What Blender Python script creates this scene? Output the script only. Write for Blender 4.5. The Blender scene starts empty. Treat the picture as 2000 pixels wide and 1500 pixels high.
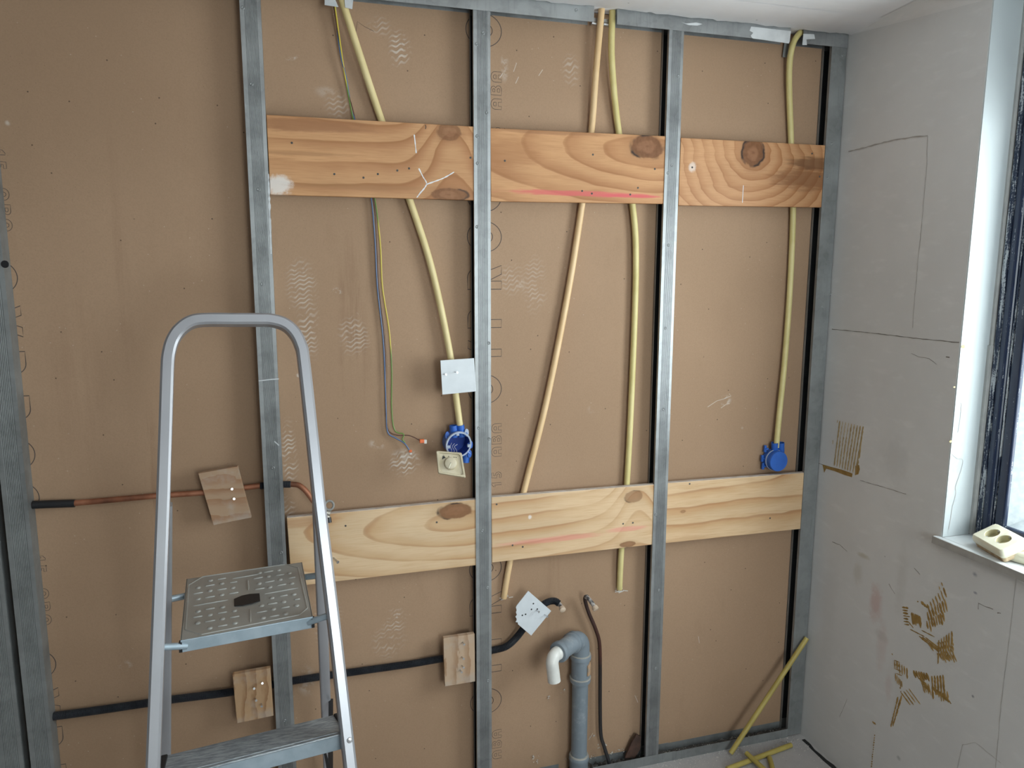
import bpy, math, random
from mathutils import Vector, Matrix
random.seed(7)
SC = bpy.context.scene
# ------------------------------------------------------------------ camera
CAM = Vector((0.07235, -2.08996, 1.68855))
FPX = 1445.5
def cam_axes(a, b, c):
    a, b, c = map(math.radians, (a, b, c))
    f = Vector((math.sin(a)*math.cos(b), math.cos(a)*math.cos(b), math.sin(b)))
    r0 = Vector((math.cos(a), -math.sin(a), 0)); u0 = r0.cross(f)
    return r0*math.cos(c)+u0*math.sin(c), u0*math.cos(c)-r0*math.sin(c), f
CR, CU, CF = cam_axes(16.43170, -8.84330, 0.13510)
cd = bpy.data.cameras.new('camera'); cam = bpy.data.objects.new('camera', cd)
SC.collection.objects.link(cam)
cam.matrix_world = Matrix(((CR.x, CU.x, -CF.x, CAM.x), (CR.y, CU.y, -CF.y, CAM.y), (CR.z, CU.z, -CF.z, CAM.z), (0, 0, 0, 1)))
cd.sensor_width = 36; cd.lens = FPX/2000*36; cd.clip_start = .02
SC.camera = cam
# ------------------------------------------------------------------ world, light, exposure
W = bpy.data.worlds.new('overcast_sky'); SC.world = W; W.use_nodes = True
bg = W.node_tree.nodes['Background']; bg.inputs[0].default_value = (.955, .98, 1.0, 1); bg.inputs[1].default_value = 14.5
SC.view_settings.view_transform = 'Standard'; SC.view_settings.look = 'None'
SC.view_settings.gamma = 1; SC.view_settings.exposure = -0.06; SC.view_settings.use_curve_mapping = False
def portal(name, loc, rot, sx, sy):
    l = bpy.data.lights.new(name, 'AREA'); l.shape = 'RECTANGLE'; l.size = sx; l.size_y = sy; l.cycles.is_portal = True
    o = bpy.data.objects.new(name, l); o.location = loc; o.rotation_euler = rot; SC.collection.objects.link(o)
portal('daylight_side', (2.02, -1.07, 1.54), (0, math.radians(90), 0), 1.1, 1.0)
portal('added_rear_fill', (1.05, -3.72, 1.45), (math.radians(90), 0, 0), 1.0, 1.5)  # portal of the added, unseen rear opening that gives fill light
try:
    SC.cycles.sample_clamp_indirect = 6; SC.cycles.max_bounces = 10; SC.cycles.diffuse_bounces = 6
except Exception: pass

# ------------------------------------------------------------------ pixel -> point on a real plane of the room
def ray(px, py): return CR*((px-1000)/FPX) - CU*((py-750)/FPX) + CF
def Y(px, py, y=0.):
    d = ray(px, py); return CAM + d*((y-CAM.y)/d.y)
def X(px, py, x=1.8):
    d = ray(px, py); return CAM + d*((x-CAM.x)/d.x)
def Z(px, py, z):
    d = ray(px, py); return CAM + d*((z-CAM.z)/d.z)
def PL(px, py, p, n):
    d = ray(px, py); return CAM + d*((p-CAM).dot(n)/d.dot(n))

# ------------------------------------------------------------------ mesh helpers
class MB:
    def __init__(s): s.v = []; s.f = []
    def add(s, vs, fs):
        n = len(s.v); s.v += [Vector(v) for v in vs]; s.f += [tuple(i+n for i in f) for f in fs]; return s
    def box(s, a, b):
        x0, x1 = sorted((a[0], b[0])); y0, y1 = sorted((a[1], b[1])); z0, z1 = sorted((a[2], b[2]))
        return s.add([(x0,y0,z0),(x1,y0,z0),(x1,y1,z0),(x0,y1,z0),(x0,y0,z1),(x1,y0,z1),(x1,y1,z1),(x0,y1,z1)],
                     [(0,3,2,1),(4,5,6,7),(0,1,5,4),(1,2,6,5),(2,3,7,6),(3,0,4,7)])
    def prism(s, pts, d):          # closed polygon pts swept by vector d
        n = len(pts); pts = [Vector(p) for p in pts]; d = Vector(d)
        nr = Vector((0,0,0))
        for i in range(n): nr += pts[i].cross(pts[(i+1) % n])
        if nr.dot(d) > 0: pts = pts[::-1]
        return s.add(pts+[p+d for p in pts], [tuple(range(n)), tuple(range(2*n-1, n-1, -1))]+[((i+1) % n, i, n+i, n+(i+1) % n) for i in range(n)])
    def sweep(s, path, prof, up=None, caps=True, closed_prof=True, scales=None):
        # prof: list of (a,b) offsets along side and up axes
        path = [Vector(p) for p in path]; n = len(path); m = len(prof); rings = []
        prev = None
        for i, p in enumerate(path):
            t = (path[min(i+1, n-1)]-path[max(i-1, 0)]).normalized()
            if up is not None:
                b = Vector(up); b = (b-t*b.dot(t)).normalized()
            else:
                if prev is None:
                    b = Vector((0, 0, 1)) if abs(t.z) < .8 else Vector((0, 1, 0))
                else: b = prev
                b = (b-t*b.dot(t)).normalized()
            prev = b; a = t.cross(b)
            k = scales[i] if scales else 1
            rings += [p+(a*q[0]+b*q[1])*k for q in prof]
        fs = []
        for i in range(n-1):
            for j in range(m if closed_prof else m-1):
                j2 = (j+1) % m
                fs.append((i*m+j, i*m+j2, (i+1)*m+j2, (i+1)*m+j))
        if caps and closed_prof: fs += [tuple(range(m-1, -1, -1)), tuple((n-1)*m+j for j in range(m))]
        return s.add(rings, fs)
    def tube(s, path, r, seg=12, caps=True, scales=None):
        return s.sweep(path, [(r*math.cos(2*math.pi*k/seg), r*math.sin(2*math.pi*k/seg)) for k in range(seg)], caps=caps, scales=scales)
    def lathe(s, base, axis, prof, seg=24):    # prof: (radius, height)
        axis = Vector(axis).normalized(); base = Vector(base)
        u = axis.orthogonal().normalized(); w = axis.cross(u); m = len(prof); vs = []
        for k in range(seg):
            c, q = math.cos(2*math.pi*k/seg), math.sin(2*math.pi*k/seg)
            vs += [base+axis*h+(u*c+w*q)*max(r, 1e-5) for r, h in prof]
        return s.add(vs, [(k*m+j, ((k+1) % seg)*m+j, ((k+1) % seg)*m+j+1, k*m+j+1) for k in range(seg) for j in range(m-1)])
    def ribbon(s, pts, w, n, closed=False, lift=0.0):
        # thin flat stroke on a surface with normal n
        pts = [Vector(p) for p in pts]; n = Vector(n); L = len(pts); vs = []
        for i, p in enumerate(pts):
            a = pts[(i+1) % L] if (closed or i < L-1) else p
            b = pts[(i-1) % L] if (closed or i > 0) else p
            t = (a-b)
            t = t.normalized() if t.length > 1e-9 else Vector((1, 0, 0))
            sd = n.cross(t)*(w/2 if not callable(w) else w(i/(L-1))/2)
            vs += [p+sd+n*lift, p-sd+n*lift]
        fs = [(2*i, 2*i+1, 2*i+3, 2*i+2) for i in range(L-1)]
        if closed: fs.append((2*L-2, 2*L-1, 1, 0))
        return s.add(vs, fs)
def obj(name, mb, mat, parent=None, base=(0, 0, 0), smooth=False, bevel=0, solid=0, seg=2, angle=40, **tags):
    base = Vector(base)
    if parent is not None: base = Vector(parent.get('_b', (0, 0, 0)))
    me = bpy.data.meshes.new(name)
    me.from_pydata([tuple(v-base) for v in mb.v], [], mb.f); me.update()
    if mat: me.materials.append(mat)
    o = bpy.data.objects.new(name, me); SC.collection.objects.link(o)
    if parent is not None: o.parent = parent
    else: o.location = base
    o['_b'] = tuple(base)
    if smooth:
        me.polygons.foreach_set('use_smooth', [True]*len(me.polygons))
        try: me.set_sharp_from_angle(angle=math.radians(angle))
        except Exception: pass
    if solid:
        m = o.modifiers.new('sheet', 'SOLIDIFY'); m.thickness = solid; m.offset = 0
    if bevel:
        m = o.modifiers.new('edge', 'BEVEL'); m.width = bevel; m.segments = seg; m.limit_method = 'ANGLE'; m.angle_limit = math.radians(35)
    for k, v in tags.items(): o[k] = v
    return o
def root(name, label, cat, base, group=None):
    o = bpy.data.objects.new(name, None); o.empty_display_size = .05; SC.collection.objects.link(o)
    o.location = base; o['_b'] = tuple(Vector(base)); o['label'] = label; o['category'] = cat
    if group: o['group'] = group
    return o
def smoothpath(pts, n=8):
    pts = [Vector(p) for p in pts]; out = []
    P = [pts[0]*2-pts[1]]+pts+[pts[-1]*2-pts[-2]]
    for i in range(1, len(P)-2):
        a, b, c, d = P[i-1:i+3]
        for k in range(n):
            t = k/n
            out.append(((b*2)+(c-a)*t+(a*2-b*5+c*4-d)*t*t+(b*3-a-c*3+d)*t**3)*.5)
    out.append(pts[-1]); return out

# ------------------------------------------------------------------ node helpers
class E:
    def __init__(s, nt, v): s.nt = nt; s.v = v
    def _m(s, op, *o):
        n = s.nt.nodes.new('ShaderNodeMath'); n.operation = op
        for i, q in enumerate((s,)+o):
            q = q.v if isinstance(q, E) else q
            if isinstance(q, (int, float)): n.inputs[i].default_value = q
            else: s.nt.links.new(q, n.inputs[i])
        return E(s.nt, n.outputs[0])
    def __add__(s, o): return s._m('ADD', o)
    __radd__ = __add__
    def __mul__(s, o): return s._m('MULTIPLY', o)
    __rmul__ = __mul__
    def __sub__(s, o): return s._m('SUBTRACT', o)
    def __rsub__(s, o): return (s*-1)+o
    def __truediv__(s, o): return s._m('DIVIDE', o)
    def sq(s): return s*s
    def sqrt(s): return s._m('SQRT')
    def sin(s): return s._m('SINE')
    def exp(s): return s._m('EXPONENT')
    def frac(s): return s._m('FRACT')
    def abs(s): return s._m('ABSOLUTE')
    def max(s, o): return s._m('MAXIMUM', o)
    def min(s, o): return s._m('MINIMUM', o)
    def pingpong(s, o): return s._m('PINGPONG', o)
    def ss(s, a, b):        # smooth step from a to b
        n = s.nt.nodes.new('ShaderNodeMapRange'); n.interpolation_type = 'SMOOTHSTEP'
        n.inputs['From Min'].default_value = min(a, b); n.inputs['From Max'].default_value = max(a, b)
        n.inputs['To Min'].default_value = 0 if a < b else 1; n.inputs['To Max'].default_value = 1 if a < b else 0
        s.nt.links.new(s.v, n.inputs['Value']); return E(s.nt, n.outputs[0])
def link(nt, v, sock):
    if isinstance(v, E): v = v.v
    if isinstance(v, (int, float)): sock.default_value = v
    elif isinstance(v, tuple): sock.default_value = (*v, 1) if len(v) == 3 else v
    else: nt.links.new(v, sock)
class M:
    def __init__(s, name, rough=.6, metal=0, spec=.5, emit=None):
        s.m = bpy.data.materials.new(name); s.m.use_nodes = True; s.nt = s.m.node_tree
        s.b = s.nt.nodes['Principled BSDF']; s.b.inputs['Roughness'].default_value = rough
        s.b.inputs['Metallic'].default_value = metal; s.b.inputs['Specular IOR Level'].default_value = spec
        tc = s.nt.nodes.new('ShaderNodeTexCoord'); s.co = tc.outputs['Object']
        sp = s.nt.nodes.new('ShaderNodeSeparateXYZ'); s.nt.links.new(s.co, sp.inputs[0])
        s.x, s.y, s.z = [E(s.nt, sp.outputs[i]) for i in range(3)]
    def vec(s, x, y, z):
        n = s.nt.nodes.new('ShaderNodeCombineXYZ')
        for i, q in enumerate((x, y, z)): link(s.nt, q, n.inputs[i])
        return n.outputs[0]
    def noise(s, vec=None, scale=5, detail=3, rough=.5, dist=0):
        n = s.nt.nodes.new('ShaderNodeTexNoise'); s.nt.links.new(vec or s.co, n.inputs['Vector'])
        n.inputs['Scale'].default_value = scale; n.inputs['Detail'].default_value = detail
        n.inputs['Roughness'].default_value = rough; n.inputs['Distortion'].default_value = dist
        return E(s.nt, n.outputs[0])
    def vor(s, vec=None, scale=5, feature='F1', dim='3D'):
        n = s.nt.nodes.new('ShaderNodeTexVoronoi'); n.voronoi_dimensions = dim; s.nt.links.new(vec or s.co, n.inputs['Vector'])
        n.inputs['Scale'].default_value = scale; n.feature = feature
        return E(s.nt, n.outputs['Distance']), n.outputs['Color']
    def ramp(s, f, stops, interp='LINEAR'):
        n = s.nt.nodes.new('ShaderNodeValToRGB'); link(s.nt, f, n.inputs[0]); cr = n.color_ramp; cr.interpolation = interp
        while len(cr.elements) < len(stops): cr.elements.new(.5)
        for e, (p, c) in zip(cr.elements, stops): e.position = p; e.color = (*c, 1)
        return n.outputs[0]
    def mix(s, f, a, b, mode='MIX'):
        n = s.nt.nodes.new('ShaderNodeMix'); n.data_type = 'RGBA'; n.blend_type = mode
        link(s.nt, f, n.inputs[0]); link(s.nt, a, n.inputs[6]); link(s.nt, b, n.inputs[7]); return n.outputs[2]
    def col(s, c): link(s.nt, c, s.b.inputs['Base Color']); return s
    def rough(s, r): link(s.nt, r, s.b.inputs['Roughness']); return s
    def bump(s, h, strength=.3, dist=.002):
        n = s.nt.nodes.new('ShaderNodeBump'); n.inputs['Strength'].default_value = strength; n.inputs['Distance'].default_value = dist
        link(s.nt, h, n.inputs['Height']); s.nt.links.new(n.outputs[0], s.b.inputs['Normal']); return s
    def ell(s, kx, kz, rx, rz, ax=None):
        x = s.x if ax is None else ax
        return (((x-kx)/rx).sq()+((s.z-kz)/rz).sq()).sqrt()
def hexc(h):
    h = h.lstrip('#'); r = [int(h[i:i+2], 16)/255 for i in (0, 2, 4)]
    return tuple(c/12.92 if c <= .04045 else ((c+.055)/1.055)**2.4 for c in r)

def plain(name, c, c2=None, rough=.5, metal=0, scale=30, bump=0, spec=.5):
    m = M(name, rough, metal, spec); n = m.noise(scale=scale, detail=4)
    m.col(m.mix(n.ss(.3, .7), c, c2 or tuple(q*.85 for q in c)))
    if bump: m.bump(n, bump, .001)
    return m.m

# ------------------------------------------------------------------ materials
def galvanised(name, base=(.33, .34, .343), metal=.7, rough=.40, chips=()):
    m = M(name, rough, metal); d, c = m.vor(scale=55); n = m.noise(scale=6, detail=5, rough=.65); n2 = m.noise(m.vec(m.x*40, m.y*40, m.z*3), 4, 3)
    col = m.mix(n.ss(.3, .72), tuple(q*.78 for q in base), tuple(min(1, q*1.22) for q in base))
    cell = m.nt.nodes.new('ShaderNodeRGBToBW'); m.nt.links.new(c, cell.inputs[0])
    col = m.mix(E(m.nt, cell.outputs[0]).ss(.2, .8)*.22, col, tuple(min(1, q*1.35) for q in base))
    col = m.mix((n2-.55).ss(0, .25)*.35, col, tuple(q*.6 for q in base))
    m.col(col); m.rough(n.ss(.2, .8)*.22+(rough-.08)); m.bump(n, .15, .001)
    return m.m
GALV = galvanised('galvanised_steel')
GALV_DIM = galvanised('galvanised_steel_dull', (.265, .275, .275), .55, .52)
ALU = M('brushed_aluminium', .36, .6)
_n = ALU.noise(scale=4, detail=2)
ALU.col(ALU.mix(_n, (.37, .37, .40), (.46, .46, .48))).rough(_n*.12+.30); ALU = ALU.m
SCREWM = plain('dark_screw_steel', (.10, .095, .09), rough=.4, metal=.6)
ALU_TREAD = M('worn_tread_metal', .45, .4)
_n = ALU_TREAD.noise(ALU_TREAD.vec(ALU_TREAD.x*8, ALU_TREAD.y*50, ALU_TREAD.z*50), 4, 5, .7)
ALU_TREAD.col(ALU_TREAD.mix(_n.ss(.35, .7), (.20, .22, .24), (.42, .45, .47))).rough(_n*.3+.3); ALU_TREAD = ALU_TREAD.m
PLATE = M('platform_steel', .38, .45); _n = PLATE.noise(scale=9, detail=4)
PLATE.col(PLATE.mix(_n, (.36, .36, .335), (.50, .51, .49))); PLATE = PLATE.m
STEPFRONT = plain('step_front_steel', (.42, .50, .56), (.34, .42, .48), .4, .5)
BLACK = plain('black_plastic', (.012, .012, .014), rough=.45)
BLACKRUB = plain('black_conduit_plastic', (.035, .038, .045), (.02, .022, .028), rough=.42)
CREAM = plain('cream_pvc_conduit', hexc('e2d09c'), hexc('d8c58e'), .42, scale=12)
PEACH = plain('peach_pvc_conduit', hexc('e6c598'), hexc('dcb888'), .42, scale=12)
YELLOW = plain('yellow_pvc_conduit', hexc('dccd92'), hexc('cebf80'), .42, scale=12)
BLUE = plain('blue_plastic_box', (.03, .13, .50), (.025, .11, .44), .35)
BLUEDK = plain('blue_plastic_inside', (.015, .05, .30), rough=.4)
GREYRING = plain('pale_blue_grey_ring', (.42, .47, .58), rough=.4)
CREAMP = plain('aged_cream_plastic', hexc('cfc4ac'), hexc('bfb294'), .38)
CREAMS = plain('socket_cream_plastic', hexc('e6e2cc'), hexc('dcd8c0'), .32)
CREAMIN = plain('socket_well_cream', hexc('c9c19d'), rough=.45)
WHITEP = plain('white_plastic_plate', (.66, .69, .72), (.62, .65, .68), .35)
WHITEPVC = plain('white_pvc', (.78, .77, .73), rough=.35)
COPPER = M('weathered_copper', .45, .6); _n = COPPER.noise(scale=14, detail=5)
COPPER.col(COPPER.ramp(_n, [(.3, (.10, .045, .03)), (.5, (.33, .13, .07)), (.7, (.50, .22, .13))])); COPPER = COPPER.m
COPDARK = M('dark_painted_copper', .5, .1)
COPDARK.col(COPDARK.ramp(COPDARK.z+COPDARK.noise(scale=8, detail=3)*.15, [(.10, (.03, .028, .03)), (.45, (.022, .015, .013)), (.50, (.07, .022, .013)), (.72, (.035, .02, .018))])); COPDARK = COPDARK.m
STUBM = M('paint_splashed_copper_stub', .5, .2); _n = STUBM.noise(scale=60, detail=3)
STUBM.col(STUBM.ramp(_n, [(.40, (.10, .09, .09)), (.52, (.45, .42, .40)), (.7, (.6, .58, .55))])); STUBM = STUBM.m
STUBEND = plain('pale_brass_cap', (.62, .48, .36), rough=.5)
GREYPVC = M('grey_pvc_drain', .5); _n = GREYPVC.noise(scale=22, detail=6, rough=.7); _n2 = GREYPVC.noise(scale=5, detail=3)
GREYPVC.col(GREYPVC.mix(_n.ss(.5, .75)*.5, GREYPVC.mix(_n2, (.17, .20, .225), (.22, .26, .30)), (.42, .45, .48))); GREYPVC = GREYPVC.m
RUBBER = plain('off_white_seal', (.42, .40, .36), rough=.6)
NAIL = plain('bright_nail_steel', (.62, .62, .63), rough=.3, metal=.9)
ORANGE = plain('orange_connector', (.80, .16, .04), rough=.4)
CLEAR = plain('clear_connector', (.72, .70, .66), rough=.25)
WIREB = plain('blue_wire_sheath', (.10, .17, .32), rough=.4)
WIRER = plain('brown_wire_sheath', (.10, .04, .028), rough=.4)
WIREG = M('green_yellow_wire_sheath', .4)
_s = (WIREG.z*9+WIREG.noise(scale=3, detail=1)*1.5).sin()
WIREG.col(WIREG.mix(_s.ss(-.2, .2), (.60, .47, .06), (.14, .24, .05))); WIREG = WIREG.m
WIREGREEN = plain('green_wire_sheath', (.035, .085, .03), rough=.4)
RUST = plain('rusty_brown_scrap', (.10, .05, .035), (.05, .028, .02), .85, scale=40, bump=.3)
INK = plain('grey_print_ink', (.085, .066, .058), rough=.8)
MARK = plain('dark_marking', (.02, .02, .02), rough=.6)

# paper faced plasterboard (reverse side), with scuffs, plaster dust and specks where the photograph has them
def board_mat():
    m = M('brown_board_paper', .78, spec=.25)
    n1 = m.noise(scale=1.3, detail=3); n2 = m.noise(m.vec(m.x*1.0, 0, m.z*.35), 14, 4, .6); n3 = m.noise(scale=260, detail=2)
    col = m.mix(n1.ss(.35, .65), (.355, .228, .143), (.405, .264, .169))
    col = m.mix(n2.ss(.55, .8)*.30, col, (.30, .185, .112))
    col = m.mix(n3.ss(.35, .7)*.16, col, (.24, .16, .10))
    # tiny dark specks and pale flecks
    d, _ = m.vor(m.vec(m.x, m.z, 0), 6.2, dim='2D'); d2, _ = m.vor(m.vec(m.x+3.3, m.z+1.7, 0), 15, dim='2D'); d3, _ = m.vor(m.vec(m.x+1.3, m.z+5.7, 0), 24, dim='2D')
    nn = m.noise(scale=5, detail=1)
    col = m.mix(d.ss(.015, .008)*m.noise(scale=3, detail=0).ss(.40, .46)*.8, col, (.06, .04, .03))
    col = m.mix(d3.ss(.026, .012)*nn.ss(.54, .60)*.5, col, (.10, .07, .05))
    col = m.mix(d2.ss(.026, .010)*nn.ss(.45, .38)*.5, col, (.62, .52, .43))
    # vertical water stain streaks
    st = m.noise(m.vec(m.x*26, 0, m.z*1.6), 1.6, 4, .7)
    def spot(px, py, rx, rz):
        p = Y(px, py, .0475); return (m.ell(p.x, p.z, rx, rz)+(m.noise(scale=14, detail=3)-.5)*.9)
    for px, py, rx, rz, k in [(235, 520, .025, .45, .18), (300, 960, .02, .30, .4), (150, 760, .10, .35, .16), (690, 640, .05, .30, .5), (1290, 960, .03, .3, .25), (1080, 1200, .04, .4, .25)]:
        col = m.mix(spot(px, py, rx, rz).ss(1.1, .2)*st.ss(.4, .62)*k, col, (.22, .125, .075))
    # chalky wavy plaster prints
    zz = ((m.x+(m.noise(scale=14, detail=1)-.5)*.02)*260).sin()*.0030
    wav = ((m.z-m.x*.35+zz+(m.noise(scale=10, detail=2)-.5)*.045)*470).sin()
    wbl = m.noise(scale=32, detail=4, rough=.65); H = None
    for px, py, rx, rz, k in [(780, 95, .035, .05, .75), (590, 560, .045, .09, .55), (600, 650, .04, .10, .6), (690, 655, .05, .06, .45), (565, 890, .025, .13, .7), (790, 905, .05, .05, .8),
                              (770, 1215, .04, .05, .6), (640, 1215, .05, .1, .4), (1115, 140, .03, .05, .4), (660, 205, .04, .04, .4), (1000, 545, .04, .06, .3), (760, 1255, .06, .06, .35), (560, 990, .03, .05, .5), (1045, 560, .05, .1, .3), (740, 50, .04, .03, .4)]:
        mk = spot(px, py, rx, rz).ss(1.05, .35)*k
        w = mk*wav.ss(-.2, .9)*wbl.ss(.34, .54)
        H = w if H is None else H.max(w)
    col = m.mix(H*.95, col, (.60, .52, .45))
    # plain white smears
    Wm = None
    for px, py, rx, rz, k in [(655, 570, .02, .013, 1.5), (583, 733, .008, .008, 1.6), (565, 110, .03, .012, 1.2), (740, 865, .035, .02, .7), (770, 1208, .02, .015, 1.2), (615, 1060, .02, .02, .6), (1415, 782, .028, .02, .9), (700, 610, .012, .012, 1.2),
                              (1017, 555, .02, .03, .5), (985, 130, .015, .05, .7), (790, 890, .05, .03, .5), (1160, 800, .03, .02, .35), (1350, 1290, .01, .01, 1), (600, 1330, .03, .06, .5), (245, 1400-100, .02, .02, .5), (15, 240, .01, .01, .8), (640, 180, .05, .02, .35), (1450, 835, .008, .01, 1)]:
        w = spot(px, py, rx, rz).ss(1.0, .3)*wbl.ss(.47, .62)*k
        Wm = w if Wm is None else Wm.max(w)
    col = m.mix(Wm.min(1)*.6, col, (.66, .60, .54))
    m.col(col); m.bump(H*1.0+n3*.15, .5, .002)
    return m.m
BOARD = board_mat()

def pine(name, L, rings, knots, freq=26, base=0, marks=(), light=(.70, .42, .19), mid=(.50, .235, .075), dark=(.30, .115, .035), wob=.014, seed=0):
    """Pine board face. rings: list of ('ell',kx,kz,sx) or ('bend',kx,kz,sx,sz,A); knots: (kx,kz,rx,rz,strength)."""
    m = M(name, .5, spec=.35)
    sx = m.x+seed*7.0
    nz = m.noise(m.vec(sx*3.2, 0, m.z*9), 1, 3, .5)-.5
    nz2 = m.noise(m.vec(sx*18, 0, m.z*50), 1, 2, .5)-.5
    f = None; bend = None
    for r in rings:
        if r[0] == 'ell':
            d = (((m.x-r[1])/r[3]).sq()+(m.z-r[2]).sq()+.00025).sqrt()
            f = d if f is None else f.min(d)
        else:
            g = ((((m.x-r[1])/r[3]).sq()+((m.z-r[2])/r[4]).sq())*-1).exp()*r[5]
            bend = g if bend is None else bend+g
    if f is None: f = m.z+m.x*base
    if bend is not None: f = f-bend
    f = f+nz*wob*2.2+nz2*wob*.14
    f = f+(m.noise(m.vec(sx*1.2, 0, m.z*7), 1, 1)-.5)*.05
    fr = (f*freq).frac()
    wide = m.noise(m.vec(sx*2.5, 0, m.z*8), 1, 3)
    fib = m.noise(m.vec(sx*14, 0, m.z*420), 1, 3); fib2 = m.noise(m.vec(sx*5, 0, m.z*60), 1, 4, .65)
    col = m.mix(wide.ss(.3, .7), light, tuple(q*.86 for q in light))
    gl = fr.ss(.25, .90)*fr.ss(1.0, .90)
    col = m.mix(gl*(wide.ss(.25, .7)*.6+.25), col, mid)
    col = m.mix(fr.ss(.80, .95)*fr.ss(1.0, .965)*wide.ss(.25, .6)*.55, col, dark)
    col = m.mix(fib.ss(.42, .70)*.30, col, mid); col = m.mix(fib2.ss(.5, .75)*.45, col, mid)
    kn = m.noise(scale=30, detail=3)-.5
    for kx, kz, rx, rz, k in knots:
        e = m.ell(kx, kz, rx, rz)+kn*.5
        col = m.mix(e.ss(1.9, .9)*.45*k, col, tuple(q*.8 for q in mid))
        rg = (e*6+kn).sin()
        kc = m.mix(rg.ss(-.6, .8)*.6+m.noise(scale=55, detail=4, rough=.7).ss(.35, .65)*.4, tuple(q*.55 for q in dark), (.27, .12, .055))
        col = m.mix(e.ss(1.05, .86)*k, col, kc)
        col = m.mix(e.ss(1.16, 1.0)*e.ss(.82, .98)*m.noise(scale=16, detail=2).ss(.44, .58)*k, col, (.035, .016, .01))
    for kind, px, pz, rx, rz, c, k in marks:
        e = m.ell(px, pz, rx, rz)+(m.noise(m.vec(sx*10, 0, m.z*90), 1, 4, .7)-.5)*1.3 if kind == 'streak' else m.ell(px, pz, rx, rz)+(m.noise(scale=45, detail=4, rough=.7)-.5)*1.2
        col = m.mix(e.ss(1.0, .45)*k, col, c)
    m.col(col); m.bump(fr*.5+fib*.4, .12, .0006); return m.m

# window frame paint: dark blue, chipped to white along the edges
def frame_paint(name, amt=.5):
    m = M(name, .33); n = m.noise(m.vec(m.x*60, m.y*60, m.z*5), 2.0, 5, .7); n2 = m.noise(scale=220, detail=3, rough=.7)
    ch = (n+n2*.35).ss(.80-.22*amt, .84-.22*amt+.03)
    m.col(m.mix(ch, (.012, .022, .055), (.50, .53, .56))); m.rough(ch*.3+.3); m.bump(ch, .3, .001); return m.m
PAINT = frame_paint('chipped_dark_blue_paint', .05); PAINT2 = frame_paint('heavily_chipped_blue_paint', .62)
def plaster(name, c, c2, marks=False):
    m = M(name, .85, spec=.2); n = m.noise(scale=2.2, detail=5, rough=.6); n2 = m.noise(scale=90, detail=4, rough=.6); n3 = m.noise(m.vec(m.x, m.y*3, m.z*9), 4, 4, .6)
    col = m.mix(n.ss(.3, .7), c, c2); col = m.mix(n3.ss(.52, .75)*.35, col, tuple(q*1.12 for q in c))
    d, _ = m.vor(scale=7.7); col = m.mix(d.ss(.028, .012)*.6, col, (.2, .19, .18))
    if marks:
        def sp(px, py, ry, rz, k, cc):
            nonlocal col
            p = X(px, py); e = m.ell(p.y, p.z, ry, rz, m.y)+(m.noise(scale=25, detail=4, rough=.7)-.5)*1.3
            col = m.mix(e.ss(1.0, .2)*k, col, cc)
        sp(1710, 1180, .035, .09, .45, (.50, .26, .23)); sp(1722, 1260, .03, .10, .22, (.50, .30, .27)); sp(1735, 1340, .02, .07, .2, (.5, .3, .27))
        sp(1685, 1085, .04, .012, .5, (.38, .33, .22)); sp(1675, 1120, .03, .05, .3, (.40, .36, .28)); sp(1904, 1122, .01, .01, .7, (.2, .2, .25)); sp(1905, 1158, .008, .005, .7, (.2, .2, .25))
        sp(1760, 1130, .03, .14, .25, (.42, .40, .37)); sp(1900, 1360, .006, .006, .7, (.12, .12, .14)); sp(1660, 820, .05, .25, .3, (.58, .56, .56)); sp(1750, 900, .08, .09, .25, (.42, .41, .40))
        sp(1720, 740, .05, .10, .2, (.58, .56, .56)); sp(1620, 1180, .05, .3, .3, (.55, .54, .52)); sp(1755, 1480, .012, .01, .6, (.25, .25, .25)); sp(1720, 1240, .04, .02, .25, (.4, .38, .36))
    m.col(col); m.bump(n2*.5+n*.6, .35, .002); return m.m
PLASTER = plaster('grey_beige_plaster', (.64, .635, .625), (.585, .58, .57), True)
PLASTER2 = plaster('smooth_wall_plaster', (.50, .48, .46), (.46, .44, .42))
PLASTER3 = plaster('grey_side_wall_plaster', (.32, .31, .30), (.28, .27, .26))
COVEM = plaster('cove_plaster', (.70, .69, .68), (.66, .65, .64))
CEIL = plaster('ceiling_paint', (.80, .79, .80), (.76, .75, .76))
REVEAL = M('reveal_paint', .6); _n = REVEAL.noise(REVEAL.vec(REVEAL.x*3, REVEAL.y, REVEAL.z), 7, 5, .7)
_e = REVEAL.x.ss(1.875, 1.80)*REVEAL.z.ss(1.75, 1.1)
REVEAL.col(REVEAL.mix(_n.ss(.52, .60)*_e*.6, (.50, .54, .55), (.36, .41, .46))).bump(_n, .3, .002); REVEAL = REVEAL.m
SILLM = plain('painted_sill_board', (.66, .68, .68), (.56, .59, .60), .5, scale=14)
SILLEDGE = plain('grey_sill_edge', (.36, .345, .32), rough=.7)
TRIMG = plain('grey_strip', (.42, .42, .40), (.36, .36, .35), rough=.6)
SASHW = plain('pale_sash_paint', (.62, .67, .70), (.50, .56, .61), rough=.4, scale=60)
CRACK = plain('plaster_crack', (.20, .18, .16), rough=.9)
CRACKL = plain('plaster_ridge', (.42, .395, .365), rough=.9)
GLUE = plain('mustard_tile_adhesive', hexc('9c7c44'), hexc('84662f'), .75, scale=50)
GLUEP = plain('pale_tile_adhesive', hexc('a0895f'), hexc('8f7a52'), .75, scale=50)
CONC = M('dusty_concrete', .9, spec=.2); _n = CONC.noise(scale=8, detail=6, rough=.65); _n2 = CONC.noise(scale=60, detail=4, rough=.7); _d, _c = CONC.vor(scale=70)
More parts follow.
